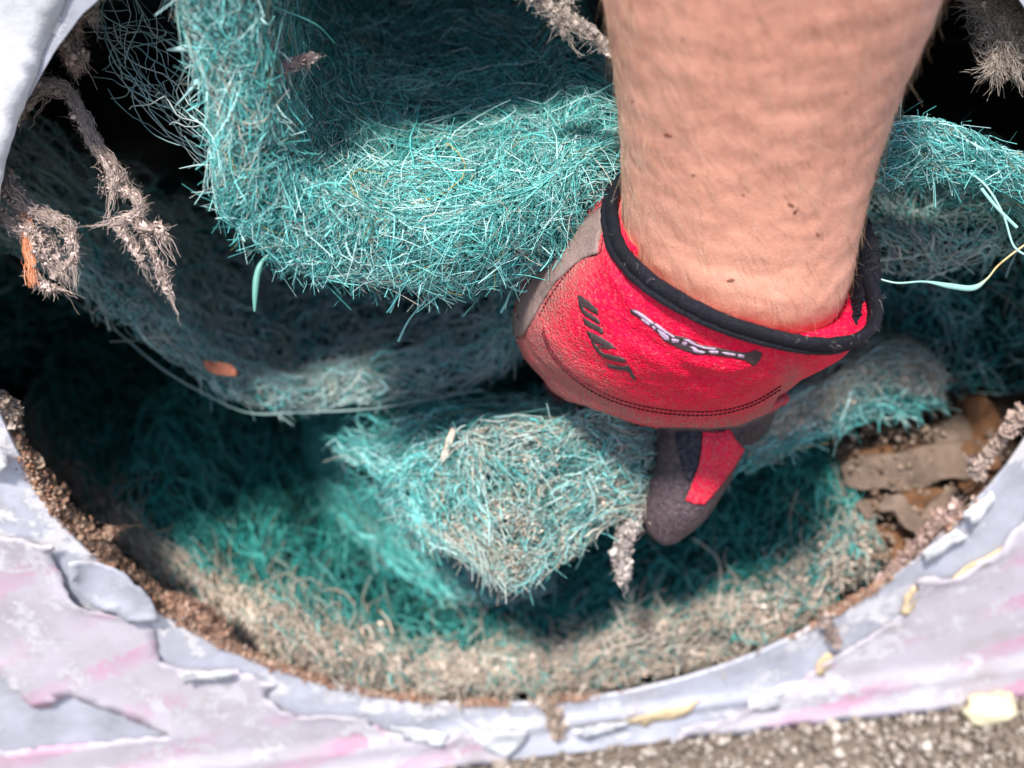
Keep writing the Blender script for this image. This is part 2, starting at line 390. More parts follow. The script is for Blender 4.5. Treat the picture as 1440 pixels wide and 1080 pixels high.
# ------------------------------------------------------------------ ground and cabinet
ZG = -0.197
def make_ground():
    xs = np.concatenate([-np.geomspace(60, .5, 16), np.linspace(-.45, .45, 150), np.geomspace(.5, 60, 16)])
    ys = np.concatenate([-np.geomspace(60, .35, 16), np.linspace(-.3, .02, 60), np.geomspace(.05, 60, 14)])
    X, Y = np.meshgrid(xs, ys); Z = np.full_like(X, ZG)
    Z += .0022 * fbm(np.stack([X, Y, Z * 0], -1), 70, 3, 3) * (np.abs(X) < .5) * (np.abs(Y) < .4) - .004
    V = np.stack([X, Y, Z], -1).reshape(-1, 3); n = len(xs); i = np.arange(len(V)).reshape(len(ys), n)
    F = np.stack([i[:-1, :-1], i[:-1, 1:], i[1:, 1:], i[1:, :-1]], -1).reshape(-1, 4)
    link('ground', np_mesh('ground', V, F), M_GROUND, kind='structure')
    n = 11000
    c = np.c_[rng.uniform(-.22, .30, n), -np.abs(rng.normal(0, .05, n)) - .002, np.full(n, ZG)]
    s = np.clip(rng.lognormal(math.log(.0008), .55, n), .0004, .0042)
    t = rng.uniform(0, 1, n)
    col = lerp3((.19, .15, .12), (.52, .46, .40), t ** 2.2) * rng.uniform(.65, 1.1, (n, 1))
    c[:, 2] += s * .3
    V, F, C = grains(c, s, col, ICO0, .25, .6)
    link('gravel', np_mesh('gravel', V, F, C), M_GRIT, kind='stuff', smooth=False)
make_ground()

R = 0.165
cab = thing('metal_cabinet', 'white painted metal cabinet with a round opening and peeling printed paper around it', 'cabinet', (0, 0, ZG))
def panel_y(x, z):
    """front face of the sheet: gentle dents and the folded lip along its bottom edge"""
    x = np.asarray(x, float); z = np.asarray(z, float)
    p = np.stack([x, z, np.zeros_like(x)], -1)
    y = .0008 * fbm(p, 14, 5, 3)
    zr = -.178 + .0 * x
    bead = np.exp(-((z - zr) / .0042) ** 2)
    y = y - .0020 * bead - np.clip((zr - z) / .02, 0, 1) * .004
    rr = np.hypot(x, z); y = y * np.clip((rr - R) / .01, 0, 1) 
    return y
def make_front():
    na, nr = 480, 70
    th = np.arange(na) * 2 * math.pi / na
    X0, X1, Z0, Z1 = -.42, .42, ZG, .62
    c, s = np.cos(th), np.sin(th)
    tx = np.where(c > 0, X1, X0) / np.where(np.abs(c) < 1e-9, 1e-9, c); tz = np.where(s > 0, Z1, Z0) / np.where(np.abs(s) < 1e-9, 1e-9, s)
    ro = np.minimum(np.abs(tx), np.abs(tz))
    k = np.linspace(0, 1, nr) ** 1.8
    edge = R + .0006 * fbm(np.stack([c * R, s * R, 0 * c], -1), 60, 8, 3)
    rad = edge[None] + (ro - edge)[None] * k[:, None]
    X = rad * c; Z = rad * s; Y = panel_y(X, Z)
    front = np.stack([X, Y, Z], -1)
    ring1 = np.stack([edge * c, np.full(na, .0016), edge * s], -1)
    ring2 = np.stack([(edge + .004) * c, np.full(na, .0022), (edge + .004) * s], -1)
    back = np.stack([ro * c, np.full(na, .004), ro * s], -1)
    rows = np.concatenate([back[None], ring2[None], ring1[None], front])
    i = np.arange(rows.shape[0] * na).reshape(-1, na)
    a, b = i[:-1], i[1:]
    F = np.stack([a, np.roll(a, -1, 1), np.roll(b, -1, 1), b], -1).reshape(-1, 4)
    link('front_panel', np_mesh('front_panel', rows.reshape(-1, 3), F), M_METAL, cab)
make_front()
def box(name, lo, hi, m, parent):
    lo, hi = np.array(lo), np.array(hi)
    V = np.array([[lo[0] if i & 1 == 0 else hi[0], lo[1] if i & 2 == 0 else hi[1], lo[2] if i & 4 == 0 else hi[2]] for i in range(8)])
    F = [[0, 2, 3, 1], [4, 5, 7, 6], [0, 1, 5, 4], [2, 6, 7, 3], [0, 4, 6, 2], [1, 3, 7, 5]]
    return link(name, np_mesh(name, V, F), m, parent, smooth=False)
box('side_wall', (-.42, .006, ZG), (-.417, .62, .62), M_INNER, cab)
box('side_wall', (.417, .006, ZG), (.42, .62, .62), M_INNER, cab)
box('back_wall', (-.416, .617, ZG), (.416, .62, .62), M_INNER, cab)
box('top_wall', (-.416, .006, .617), (.416, .616, .62), M_INNER, cab)
box('bottom_wall', (-.416, .006, ZG), (.416, .616, ZG + .003), M_INNER, cab)

# peeling printed paper on the front: torn outlines in panel coordinates (x, z)
def on_panel(pxs):
    q = Py(np.array([p[0] for p in pxs]), np.array([p[1] for p in pxs]), 0.0)
    return q[:, [0, 2]]
def paper(name, pxs, m, lift=.0012, curl=.0025, step=.004, jag=.0012, seed=0, thick=.00028, label=None):
    poly = ragged(on_panel(pxs), .0022, jag, seed)
    poly[:, 1] = np.maximum(poly[:, 1], ZG + .0005)
    v, f = fill_poly(poly, step)
    d = dist_poly(v, poly)
    p3 = np.c_[v, np.zeros(len(v))]
    n = .5 + .5 * fbm(p3, 60, seed + 20, 2)
    rr = np.hypot(v[:, 0], v[:, 1])
    y = panel_y(v[:, 0], v[:, 1]) - lift * (.5 + .5 * n) - curl * np.clip(n, 0, 1.5) * np.exp(-d / .0035) * np.exp(-np.clip(rr - .19, 0, 1) / .05)
    a = np.c_[v[:, 0], y, v[:, 1]]; b = a + np.array([0, thick, 0])
    nb = len(v)
    e = {}
    for t in f:
        for i in range(3):
            k = (t[i], t[(i + 1) % 3]); e[k] = 1
    side = [(k[0], k[1]) for k in e if (k[1], k[0]) not in e]
    F = [list(t) for t in f] + [[t[2] + nb, t[1] + nb, t[0] + nb] for t in f]
    for i, j in side: F += [[j, i, i + nb], [j, i + nb, j + nb]]
    o = link(name, np_mesh(name, np.concatenate([a, b]), np.array(F)), m, cab)
    if label: o['label'] = label
    return o
paper('printed_paper', [(-260, 700), (-100, 735), (0, 747), (30, 752), (60, 755), (80, 756), (72, 775), (84, 800), (100, 832), (120, 850), (160, 860), (200, 865), (220, 890), (225, 925), (260, 938), (325, 934), (350, 942), (388, 962), (370, 974), (417, 1000), (475, 996), (512, 1000), (537, 1017), (555, 1025), (620, 1032), (645, 1020), (670, 1022), (700, 1045), (720, 1055), (600, 1072), (480, 1090), (350, 1108), (0, 1170), (-260, 1210), (-260, 1085), (0, 1052), (100, 1043), (240, 1028), (145, 990), (100, 975), (55, 992), (30, 970), (0, 938), (-260, 905)], M_PAPER, seed=1, label='torn pink-printed paper left of the opening')
paper('printed_paper', [(940, 1030), (970, 1008), (1015, 1002), (1055, 983), (1095, 962), (1125, 957), (1150, 940), (1187, 911), (1221, 891), (1252, 869), (1269, 859), (1286, 825), (1288, 809), (1312, 803), (1337, 809), (1370, 790), (1400, 770), (1425, 745), (1445, 715), (1600, 590), (1780, 560), (1780, 930), (1600, 945), (1440, 975), (1250, 1005), (1120, 1028)], M_PAPER, seed=2, label='torn pink-printed paper right of the opening')
paper('printed_paper', [(-160, -260), (240, -260), (176, -120), (122, -40), (92, 0), (72, 50), (54, 95), (34, 150), (16, 200), (2, 260), (-8, 330), (-60, 345), (-160, 350)], M_FLAKE, seed=3, jag=.0003, lift=.0004, curl=.0004, label='white paper layer at the upper left')
for k, (pts, m) in enumerate([
    ([(640, 1005), (672, 1015), (700, 1012), (742, 1018), (735, 1034), (712, 1050), (690, 1040), (668, 1024)], M_FLAKE),
    ([(548, 1012), (600, 1018), (630, 1022), (618, 1034), (570, 1030)], M_FLAKE),
    ([(800, 1008), (850, 1002), (880, 1000), (872, 1012), (820, 1020)], M_FLAKE),
    ([(1050, 975), (1098, 958), (1088, 985), (1070, 992), (1048, 988)], M_FLAKE),
    ([(0, 608), (14, 628), (18, 640), (4, 658), (-20, 662), (-25, 610)], M_FLAKE),
    ([(100, 775), (160, 790), (215, 835), (225, 862), (185, 868), (165, 850), (130, 845), (105, 820)], M_METAL),
    ([(1350, 715), (1392, 690), (1400, 700), (1368, 730)], M_FLAKE),
    ([(1295, 770), (1340, 738), (1360, 748), (1330, 765), (1302, 785)], M_FLAKE),
    ([(255, 935), (330, 932), (328, 940), (262, 946)], M_FLAKE),
    ([(880, 1004), (935, 990), (985, 982), (960, 1000), (905, 1015)], M_CREAM),
    ([(1146, 948), (1150, 930), (1162, 918), (1171, 918), (1168, 936), (1156, 950)], M_CREAM),
    ([(1266, 858), (1272, 838), (1284, 822), (1291, 830), (1284, 850), (1274, 862)], M_CREAM),
    ([(1334, 812), (1360, 792), (1400, 772), (1432, 750), (1440, 760), (1412, 782), (1378, 796), (1345, 815)], M_CREAM)]):
    thin = m is M_CREAM
    paper('paper_flake', pts, m, lift=.0010 if thin else .0018, curl=.0012 if thin else .003, step=.0025, jag=.0011 if thin else .0007, seed=30 + k)

# ------------------------------------------------------------------ fibre pads
TEAL = [(.05, .32, .305), (.11, .53, .505), (.25, .72, .69), (.58, .87, .845), (.02, .14, .14), (.38, .40, .34), (.42, .34, .13)]
TEALW = [.20, .25, .26, .20, .05, .03, .01]
BEIGE = [(.64, .51, .41), (.54, .41, .32), (.74, .62, .52), (.45, .34, .265)]
def fibre_cols(n, weights=TEALW, sat=1.0):
    c = np.array(TEAL)[rng.choice(len(TEAL), n, p=np.array(weights) / sum(weights))]
    return c * rng.uniform(.45, 1.3, (n, 1))
def beige_cols(n):
    return np.array(BEIGE)[rng.choice(len(BEIGE), n)] * rng.uniform(.8, 1.15, (n, 1))

class Pad:
    """a slab of matted fibre: lip curves (top, bottom) along u, running back along w"""
    def __init__(self, st, n=200, round=.004, lump=.0017, along=.72):
        self.round, self.lump, self.along = round, lump, along
        # rows: px_top, py_top, px_bot, py_bot, y_top, y_bot, length, back x, back z, rise
        st = np.asarray(st, float)
        top = Py(st[:, 0], st[:, 1], st[:, 4]); bot = Py(st[:, 2], st[:, 3], st[:, 5])
        self.n = n
        self.top, self.bot = smooth_curve(top, n), smooth_curve(bot, n)
        rest = smooth_curve(st[:, 6:10], n)
        self.L = np.maximum(rest[:, 0], .005); self.back = np.c_[rest[:, 1], np.ones(n), rest[:, 2]]
        self.rise = rest[:, 3]
        self.back /= np.linalg.norm(self.back, axis=1, keepdims=True)
        self.ulen = np.sum(np.linalg.norm(np.diff((self.top + self.bot) / 2, axis=0), axis=1))
        self.T = np.linalg.norm(self.top - self.bot, axis=1)
    def _s(self, arr, u):
        x = np.clip(u, 0, 1) * (self.n - 1); i = np.clip(x.astype(int), 0, self.n - 2); f = x - i
        return arr[i] * (1 - f)[..., None] + arr[i + 1] * f[..., None] if arr.ndim == 2 else arr[i] * (1 - f) + arr[i + 1] * f
    def F(self, u, v, w):
        b, t = self._s(self.bot, u), self._s(self.top, u)
        L, rise = self._s(self.L, u), self._s(self.rise, u)
        w = w + self.round * np.minimum(np.abs(2 * v - 1), 1.15) ** 4 / L
        p = b + (t - b) * v[..., None] + self._s(self.back, u) * (w * L)[..., None]
        p[..., 2] += rise * np.maximum(w, 0) ** 2 * L
        # the slab undulates gently away from its cut edge
        q = p * np.array([1, .7, 0]);
        p[..., 2] += .006 * vnoise(q, 22, 77) * np.clip(w * 3, 0, 1)
        p = p + self.lump * np.stack([fbm(p, 55, 80 + k, 2) for k in range(3)], -1)
        return p
    def fibres(self, n, where, length=(.012, .032), rad=(.00008, .00019), pts=8, curl=46, colfun=None, ur=(0, 1), stick=.25, wpow=1.7):
        u = rng.uniform(ur[0], ur[1], n)
        L, T = self._s(self.L, u), self._s(self.T, u)
        if where == 'top':
            v = 1.0 - np.abs(rng.normal(0, .11, n)); w = rng.uniform(0, 1, n) ** wpow
        elif where == 'front':
            v = rng.uniform(-.02, 1.02, n); w = np.abs(rng.normal(0, .005, n)) / L
        else:
            v = np.abs(rng.normal(0, .06, n)); w = rng.uniform(0, 1, n) ** wpow
        ln = rng.uniform(*length, n); st = ln / (pts - 1)
        th = rng.uniform(0, 2 * math.pi, n)
        el = rng.normal(0, .22, n)
        if where == 'front':     # mostly along the cut face, some ends pointing out of it
            th = np.where(rng.random(n) < self.along, rng.normal(0, .35, n) + math.pi * (rng.random(n) < .5), rng.uniform(0, 2 * math.pi, n))
            el = rng.normal(0, .55 if self.along < .8 else .3, n)
        k = rng.normal(0, curl, n); k2 = rng.normal(0, curl * .6, n)
        kk = k[:, None] * 1.35 + rng.normal(0, curl * .35, (n, pts))
        P_ = np.zeros((n, pts, 3)); U, Vv, W = u.copy(), v.copy(), w.copy()
        th0 = th.copy()
        for i in range(pts):
            P_[:, i] = self.F(U, Vv, W)
            th = th + kk[:, i] * st; el = el + (k2 + rng.normal(0, curl * .3, n)) * st
            U = U + np.cos(th) * np.cos(el) * st / self.ulen
            W = W + np.sin(th) * np.cos(el) * st / L
            Vv = Vv + np.sin(el) * st / T
            lo, hi = -.10, 1.0 + .10
            Vv = np.where(Vv > hi, hi - (Vv - hi) * .5, Vv); Vv = np.where(Vv < lo, lo + (lo - Vv) * .5, Vv)
            el = np.where((Vv > 1.04) & (el > 0), -.3 * el, el); el = np.where((Vv < -.04) & (el < 0), -.3 * el, el)
            lim = -stick * .012 / L
            W = np.where(W < lim, lim + (lim - W) * .3, W)
        # let the last points of some fibres spring out freely
        free = rng.random(n) < stick
        out = rng.normal(0, 1, (n, 3)) + np.array([0, -1.0, -.25])
        out /= np.linalg.norm(out, axis=1, keepdims=True)
        a = np.linspace(-1, 1, pts); a = np.where(a > 0, a, 0) ** 2
        P_ += np.where(free, rng.uniform(.001, .008, n), 0)[:, None, None] * out[:, None, :] * a[None, :, None]
        r = rng.uniform(*rad, n) * np.where(rng.random(n) < .07, 2.1, 1)
        col = colfun(P_, u, v, w) if colfun else fibre_cols(n)
        return tubes(P_, r, 3, col)
    def core(self, name, parent, inset=.0040, mat_=M_CORE, ur=(0, 1), wr=(0, 1), nu=90, nw=40):
        """the dense inside of the mat, a closed slab just under the loose fibres"""
        us = np.linspace(ur[0], ur[1], nu); ws = np.linspace(wr[0], wr[1], nw)
        T = self._s(self.T, us); L = self._s(self.L, us)
        vi = np.clip(inset / T, 0, .45)
        rows = []
        loop = [('f', q) for q in np.linspace(0, 1, 7)] + [('t', q) for q in ws[1:]] + [('k', q) for q in np.linspace(1, 0, 5)[1:]] + [('b', q) for q in ws[::-1][1:-1]]
        for s, q in loop:
            if s == 'f': v = vi + (1 - 2 * vi) * q; w = inset / L + ws[0]
            elif s == 't': v = 1 - vi; w = np.full(nu, q)
            elif s == 'k': v = vi + (1 - 2 * vi) * q; w = np.full(nu, ws[-1])
            else: v = vi; w = np.full(nu, q)
            rows.append(self.F(us, v, np.maximum(w, inset / L)))
        V = np.array(rows); V += .0012 * np.stack([fbm(V, 300, s, 2) for s in (1, 2, 3)], -1)
        m = len(rows); i = np.arange(m * nu).reshape(m, nu); a = i; b = np.roll(i, -1, 0)
        F = np.stack([a[:, :-1], a[:, 1:], b[:, 1:], b[:, :-1]], -1).reshape(-1, 4)
        me = np_mesh(name, V.reshape(-1, 3), F)
        bm = bmesh.new(); bm.from_mesh(me)
        bmesh.ops.holes_fill(bm, edges=[e for e in bm.edges if e.is_boundary], sides=0); bm.to_mesh(me); bm.free()
        return link(name, me, mat_, parent)

def strand(name, px, r, col, parent=None, sides=6, n=40, flat=None, **kw):
    """one long loose strand through (px, py, depth) points"""
    pts = smooth_curve(np.asarray(px, float), n); p = P(pts[:, 0], pts[:, 1], pts[:, 2])
    rr = np.interp(np.linspace(0, 1, n), np.linspace(0, 1, len(r)), r) if hasattr(r, '__len__') else np.full(n, r)
    c = np.array(col, float)
    c = np.array([np.interp(np.linspace(0, 1, n), np.linspace(0, 1, len(c)), c[:, i]) for i in range(3)]).T if c.ndim == 2 else np.tile(c, (n, 1))
    V, F, C = tubes(p[None], rr[None], sides, c[None])
    return link(name, np_mesh(name, V, F, C), M_FIBRE, parent, **kw)

# --- front pad (draped like a trough over the opening)
padA = thing('filter_pad', 'bright teal fibre pad sagging in front, its sunlit cut edge curling left of the arm', 'filter pad', (0, 0, 0), 'teal fibre pads in the opening')
A = Pad([
    (335, -170, 232, -170, -.010, -.010, .26, .02, .0, .1),
    (352, -20, 250, -20, -.012, -.012, .26, .02, .0, .1),
    (372, 110, 282, 120, -.014, -.014, .26, .02, .0, .1),
    (390, 200, 306, 244, -.016, -.016, .26, .0, .0, .1),
    (424, 262, 352, 326, -.018, -.018, .27, .0, .0, .12),
    (482, 302, 438, 384, -.018, -.018, .28, .0, .0, .15),
    (560, 320, 540, 406, -.018, -.016, .28, .0, .0, .15),
    (680, 305, 680, 402, -.014, -.012, .27, .0, .0, .15),
    (780, 268, 790, 368, -.006, -.004, .22, .0, .0, .1),
    (865, 222, 880, 322, .004, .004, .20, .0, .0, .1),
    (1000, 205, 1010, 295, .010, .010, .045, .0, -.2, -.4),
    (1220, 192, 1215, 268, -.006, -.006, .032, .0, -.2, -.5),
    (1330, 190, 1330, 258, -.008, -.008, .032, .0, -.2, -.5),
    (1440, 215, 1435, 282, -.010, -.010, .03, .0, -.2, -.5),
    (1540, 290, 1515, 350, -.010, -.010, .03, .0, -.2, -.5)], 300)
def dusty(amount, scale=90, seed=0, pal=beige_cols, mul=(1, 1, 1)):
    def f(P_, u, v, w):
        n = len(u); c = fibre_cols(n) * np.array(mul)
        d = .5 + .5 * fbm(P_[:, 0], scale, seed, 2) + rng.normal(0, .18, n)
        a = amount(u, v, w) if callable(amount) else amount
        t = np.clip((d - (1 - a)) * 3, 0, .92)
        c = c * (1 - t[:, None]) + pal(n) * t[:, None]
        return c
    return f
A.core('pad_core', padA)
colA = dusty(lambda u, v, w: .16 + .22 * (u < .22) * (v < .55), 120, 4)
V, F, C = join(
    A.fibres(12500, 'front', (.012, .036), colfun=colA, ur=(0.04, .62), stick=.45),
    A.fibres(4300, 'front', (.008, .026), colfun=colA, ur=(.74, 1), stick=.3),
    A.fibres(17500, 'top', (.020, .052), colfun=colA, ur=(.04, .63), stick=.2, wpow=1.35),
    A.fibres(1500, 'top', (.012, .028), colfun=colA, ur=(.72, 1), stick=.15, wpow=.9),
    A.fibres(2000, 'bottom', (.010, .028), colfun=colA, ur=(0.02, .64), stick=.4, wpow=3.5),
    A.fibres(500, 'bottom', (.008, .02), colfun=colA, ur=(.74, 1), stick=.3, wpow=2.0))
link('fibres', np_mesh('fibres', V, F, C), M_FIBRE, padA, kind='stuff')
# long single strands that read on their own
for px, r, c in [
    ([(430, 262, .300), (480, 255, .297), (520, 235, .293), (552, 212, .288)], .00026, (.30, .55, .46)),
    ([(360, 3, .262), (400, 15, .262), (445, 35, .268), (470, 60, .28)], .00022, (.12, .42, .40)),
    ([(620, 395, .318), (600, 420, .316), (575, 450, .318), (560, 480, .320)], [.0002, .0003, .0003, .0004], (.25, .52, .48)),
    ([(612, 390, .317), (595, 415, .316), (612, 428, .315), (618, 440, .314)], .00028, (.28, .56, .52)),
    ([(560, 395, .316), (558, 415, .315), (548, 440, .315)], [.0003, .0005], (.25, .60, .55)),
    ([(640, 392, .316), (690, 392, .314), (735, 410, .312), (752, 395, .31), (760, 360, .308)], .00034, (.28, .58, .52)),
    ([(718, 410, .314), (712, 425, .313), (704, 440, .313)], .0004, (.22, .56, .52)),
    ([(1310, 215, .29), (1350, 235, .288), (1385, 260, .287), (1410, 300, .287), (1425, 345, .288), (1445, 360, .288)], .0003, (.34, .58, .54)),
    ([(1380, 265, .287), (1400, 290, .287), (1430, 320, .287)], .00045, (.30, .58, .54)),
    ([(1270, 195, .292), (1266, 165, .291), (1268, 135, .29)], .0002, (.3, .45, .42)),
    ([(1290, 190, .291), (1320, 180, .29), (1350, 195, .288), (1375, 205, .288)], .0002, (.3, .5, .46))]:
    strand('loose_strand', px, r, c, padA)
# the big pale flattened strands lying across the left leg
for px, r, c in [
    ([(358, 15, .262), (330, 45, .260), (300, 70, .262), (285, 105, .264), (265, 130, .266), (246, 150, .27)], [.0002, .0006, .0005, .0006, .0004, .0001], (.34, .54, .53)),
    ([(180, 38, .29), (230, 55, .283), (262, 80, .277), (275, 100, .272)], [.0001, .0003, .0004, .0001], (.30, .42, .40)),
    ([(236, 70, .275), (270, 68, .268), (300, 70, .262), (335, 68, .26)], [.0003, .0012, .0011, .0004], (.42, .6, .58)),
    ([(275, 115, .27), (300, 122, .264), (325, 130, .263)], [.0007, .0014, .0005], (.30, .58, .55)),
    ([(252, 237, .285), (280, 232, .282), (300, 233, .28)], [.0001, .0003, .0001], (.32, .45, .42)),
    ([(315, 80, .262), (330, 72, .26), (343, 60, .26)], [.0006, .0013, .0004], (.35, .6, .56))]:
    strand('flat_strand', px, r, c, padA)
strand('flat_strand', [(385, 352, .318), (370, 366, .318), (362, 385, .318), (359, 410, .318), (358, 438, .319)], [.0002, .0004, .0010, .0011, .0009, .0003], (.13, .34, .29), padA)  # green dimmed to paint in the shade this strand hangs in

# torn netting on the pad's left flank
def netting():
    # a sheet of diamond mesh between two borders, (px, py, depth)
    left = smooth_curve([(100, -40, .285), (140, 30, .288), (178, 90, .292), (215, 145, .296), (255, 190, .300), (300, 240, .305)], 40)
    right = smooth_curve([(260, -60, .262), (280, 20, .268), (300, 80, .274), (320, 140, .280), (340, 200, .288), (350, 255, .296)], 40)
    L, R_ = P(left[:, 0], left[:, 1], left[:, 2]), P(right[:, 0], right[:, 1], right[:, 2])
    def S(a, b):
        x = np.clip(a, 0, 1) * 39; i = np.clip(x.astype(int), 0, 38); f = (x - i)[..., None]
        l = L[i] * (1 - f) + L[i + 1] * f; r = R_[i] * (1 - f) + R_[i + 1] * f
        p = l + (r - l) * b[..., None]
        p = p + .004 * np.stack([vnoise(p, 40, s) for s in (5, 6, 7)], -1)
        return p
    paths, n = [], 12
    for k in np.linspace(-1.0, 1.0, 22):
        b = np.linspace(0, 1, n); paths.append(S(k + b * .55, b)); paths.append(S(k + .4 + (1 - b) * .62, b))
    for b0 in (0.0, .03, .22, .45): paths.append(S(np.linspace(0, 1, n), np.full(n, b0)))
    paths = np.array(paths); paths = paths[np.linalg.norm(paths[:, 0] - paths[:, -1], axis=1) > .012]
    paths = paths[rng.random(len(paths)) < .8]
    loose = []
    for _ in range(110):
        a0, b0 = rng.uniform(-.1, 1), rng.uniform(.1, 1.05); q = S(a0 + np.linspace(0, rng.normal(0, .28), n), b0 + np.linspace(0, rng.normal(0, .45), n))
        loose.append(q + .006 * np.stack([fbm(q + _ * .7, 45, s_, 2) for s_ in (61, 62, 63)], -1))
    paths = np.concatenate([paths, np.array(loose)])
    paths = paths + .0024 * np.stack([fbm(paths + rng.normal(0, 1, (len(paths), 1, 1)), 90, s, 2) for s in (21, 22, 23)], -1)
    col = np.array([(.26, .40, .39), (.16, .28, .28), (.36, .42, .41)])[rng.choice(3, len(paths))]
    V, F, C = tubes(paths, rng.uniform(.00010, .00024, len(paths)), 4, col, .9)
    link('netting', np_mesh('netting', V, F, C), M_FIBRE, padA)
netting()

# --- second pad, hanging in the shade behind
padB = thing('filter_pad', 'dusty grey-green fibre pad hanging in the shade below the bright front pad', 'filter pad', (0, 0, 0), 'teal fibre pads in the opening')
B = Pad([
    (-120, 215, -130, 275, .066, .062, .05, .0, .0, .0),
    (70, 335, 70, 392, .066, .061, .05, .0, .0, .0),
    (190, 425, 186, 478, .064, .058, .065, .0, .0, .0),
    (295, 500, 290, 545, .064, .058, .09, .0, .0, .0),
    (390, 538, 384, 582, .064, .058, .12, .0, .0, .0),
    (510, 530, 508, 572, .064, .058, .14, .0, .0, .0),
    (650, 505, 652, 550, .064, .058, .17, .0, .0, .0),
    (745, 450, 750, 500, .055, .05, .15, .0, .0, .0),
    (870, 385, 880, 440, .06, .058, .10, .0, .0, .0),
    (1050, 335, 1060, 400, .05, .05, .06, .0, .0, .0),
    (1230, 334, 1230, 388, .03, .03, .05, .0, .0, .0),
    (1330, 330, 1330, 386, .025, .025, .05, .0, .0, .0),
    (1480, 285, 1480, 345, .02, .02, .05, .0, .0, .0)], 240)
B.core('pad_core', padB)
colB = dusty(.74, 100, 12, lambda n: np.array([(.56, .67, .65), (.48, .55, .53), (.64, .64, .58)])[rng.choice(3, n)] * rng.uniform(.8, 1.1, (n, 1)))
V, F, C = join(
    B.fibres(2400, 'front', (.010, .028), (.00016, .0003), 7, colfun=colB, stick=.3),
    B.fibres(4200, 'top', (.012, .034), (.00016, .0003), 7, colfun=colB, ur=(0, .75), stick=.15, wpow=1.6),
    B.fibres(400, 'top', (.012, .03), (.00016, .0003), 7, colfun=colB, ur=(.75, 1), stick=.15))
link('fibres', np_mesh('fibres', V, F, C), M_FIBRE, padB, kind='stuff')
strand('edge_cord', [(60, 395, .405), (150, 455, .402), (230, 520, .402), (300, 560, .403), (352, 581, .404), (420, 580, .404), (520, 575, .403), (600, 562, .402), (680, 548, .400)], .00035, (.26, .38, .36), padB)

# --- the pad being pulled out by the hand
padC = thing('filter_pad', 'teal pad with a dirt-caked folded end gripped by the gloved thumb', 'filter pad', (0, 0, 0), 'teal fibre pads in the opening')
def yd(px, py, d): return float(P(px, py, d)[1])
rowsC = []
for (tx, ty, bx, by, d, L, bxk, bzk, rs) in [
    (560, 668, 572, 706, .374, .045, -.7, -.35, .0),
    (592, 645, 612, 752, .362, .048, -.6, -.4, .0),
    (636, 624, 682, 798, .355, .05, -.4, -.45, .0),
    (700, 610, 736, 816, .351, .06, -.05, -.6, .0),
    (780, 600, 800, 768, .351, .06, .0, -.6, .0),
    (870, 596, 876, 722, .355, .06, .0, -.6, .0),
    (960, 588, 965, 690, .374, .06, .0, -.6, .0),
    (1050, 590, 1062, 655, .392, .035, .0, -.6, .0),
    (1120, 560, 1140, 622, .396, .03, .05, -.6, .0),
    (1200, 520, 1215, 588, .400, .03, .1, -.6, .0),
    (1275, 500, 1280, 578, .404, .03, .1, -.6, .0),
    (1325, 520, 1325, 575, .410, .03, .1, -.5, .0)]:
    rowsC.append((tx, ty, bx, by, yd(tx, ty, d), yd(bx, by, d + .006), L, bxk, bzk, rs))
Cc = Pad(rowsC, 220, .0008, .0024, .86)
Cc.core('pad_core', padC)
colC = dusty(lambda u, v, w: np.where(u < .6, .76 - 2.2 * np.clip(w, 0, .35) - .35 * (u < .14), np.where(v > .35, .9, .3)), 75, 21, lambda n: np.array([(.60, .67, .60), (.70, .74, .68), (.58, .475, .38), (.52, .41, .32), (.46, .62, .58)])[rng.choice(5, n, p=[.2, .2, .26, .16, .18])] * rng.uniform(.75, 1.12, (n, 1)))
V, F, C = join(
    Cc.fibres(6800, 'front', (.006, .020), (.00010, .00026), 7, colfun=colC, ur=(0, .62), stick=.4, curl=60),
    Cc.fibres(2600, 'front', (.006, .018), (.00014, .0003), 7, colfun=colC, ur=(.58, 1), stick=.4, curl=60),
    Cc.fibres(3800, 'top', (.012, .03), (.00014, .00028), 8, colfun=colC, ur=(0, .62), stick=.2, wpow=1.2),
    Cc.fibres(900, 'top', (.01, .024), (.00014, .00028), 7, colfun=colC, ur=(.58, 1), stick=.2, wpow=1.2),
    Cc.fibres(1300, 'bottom', (.006, .018), (.00014, .00028), 7, colfun=colC, ur=(0, 1), stick=.3, wpow=2.5))
link('fibres', np_mesh('fibres', V, F, C), M_FIBRE, padC, kind='stuff')
def crust(pad, n, ur, vr, wsd, size, parent, thr, seed, scale=120):
    u = rng.uniform(*ur, n); v = rng.uniform(*vr, n); w = np.abs(rng.normal(0, wsd, n))
    L = pad._s(pad.L, u); p = pad.F(u, v, w / L - .0006 / L)
    k = fbm(p, scale, seed, 2) > thr
    p = p[k]; m = len(p)
    s = np.clip(rng.lognormal(math.log(size), .45, m), size * .4, size * 3)
    V, F, C = grains(p, s, beige_cols(m), ICO0, .45, .5)
    return link('dirt_crust', np_mesh('dirt_crust', V, F, C), M_GRIT, parent, kind='stuff', smooth=False)
crust(Cc, 5200, (.1, .56), (.05, .95), .0012, .00028, padC, .05, 60)
crust(Cc, 2600, (.56, .98), (.3, 1), .0015, .00040, padC, -.25, 61)
def clump_px(path, n, spread, **kw): pass

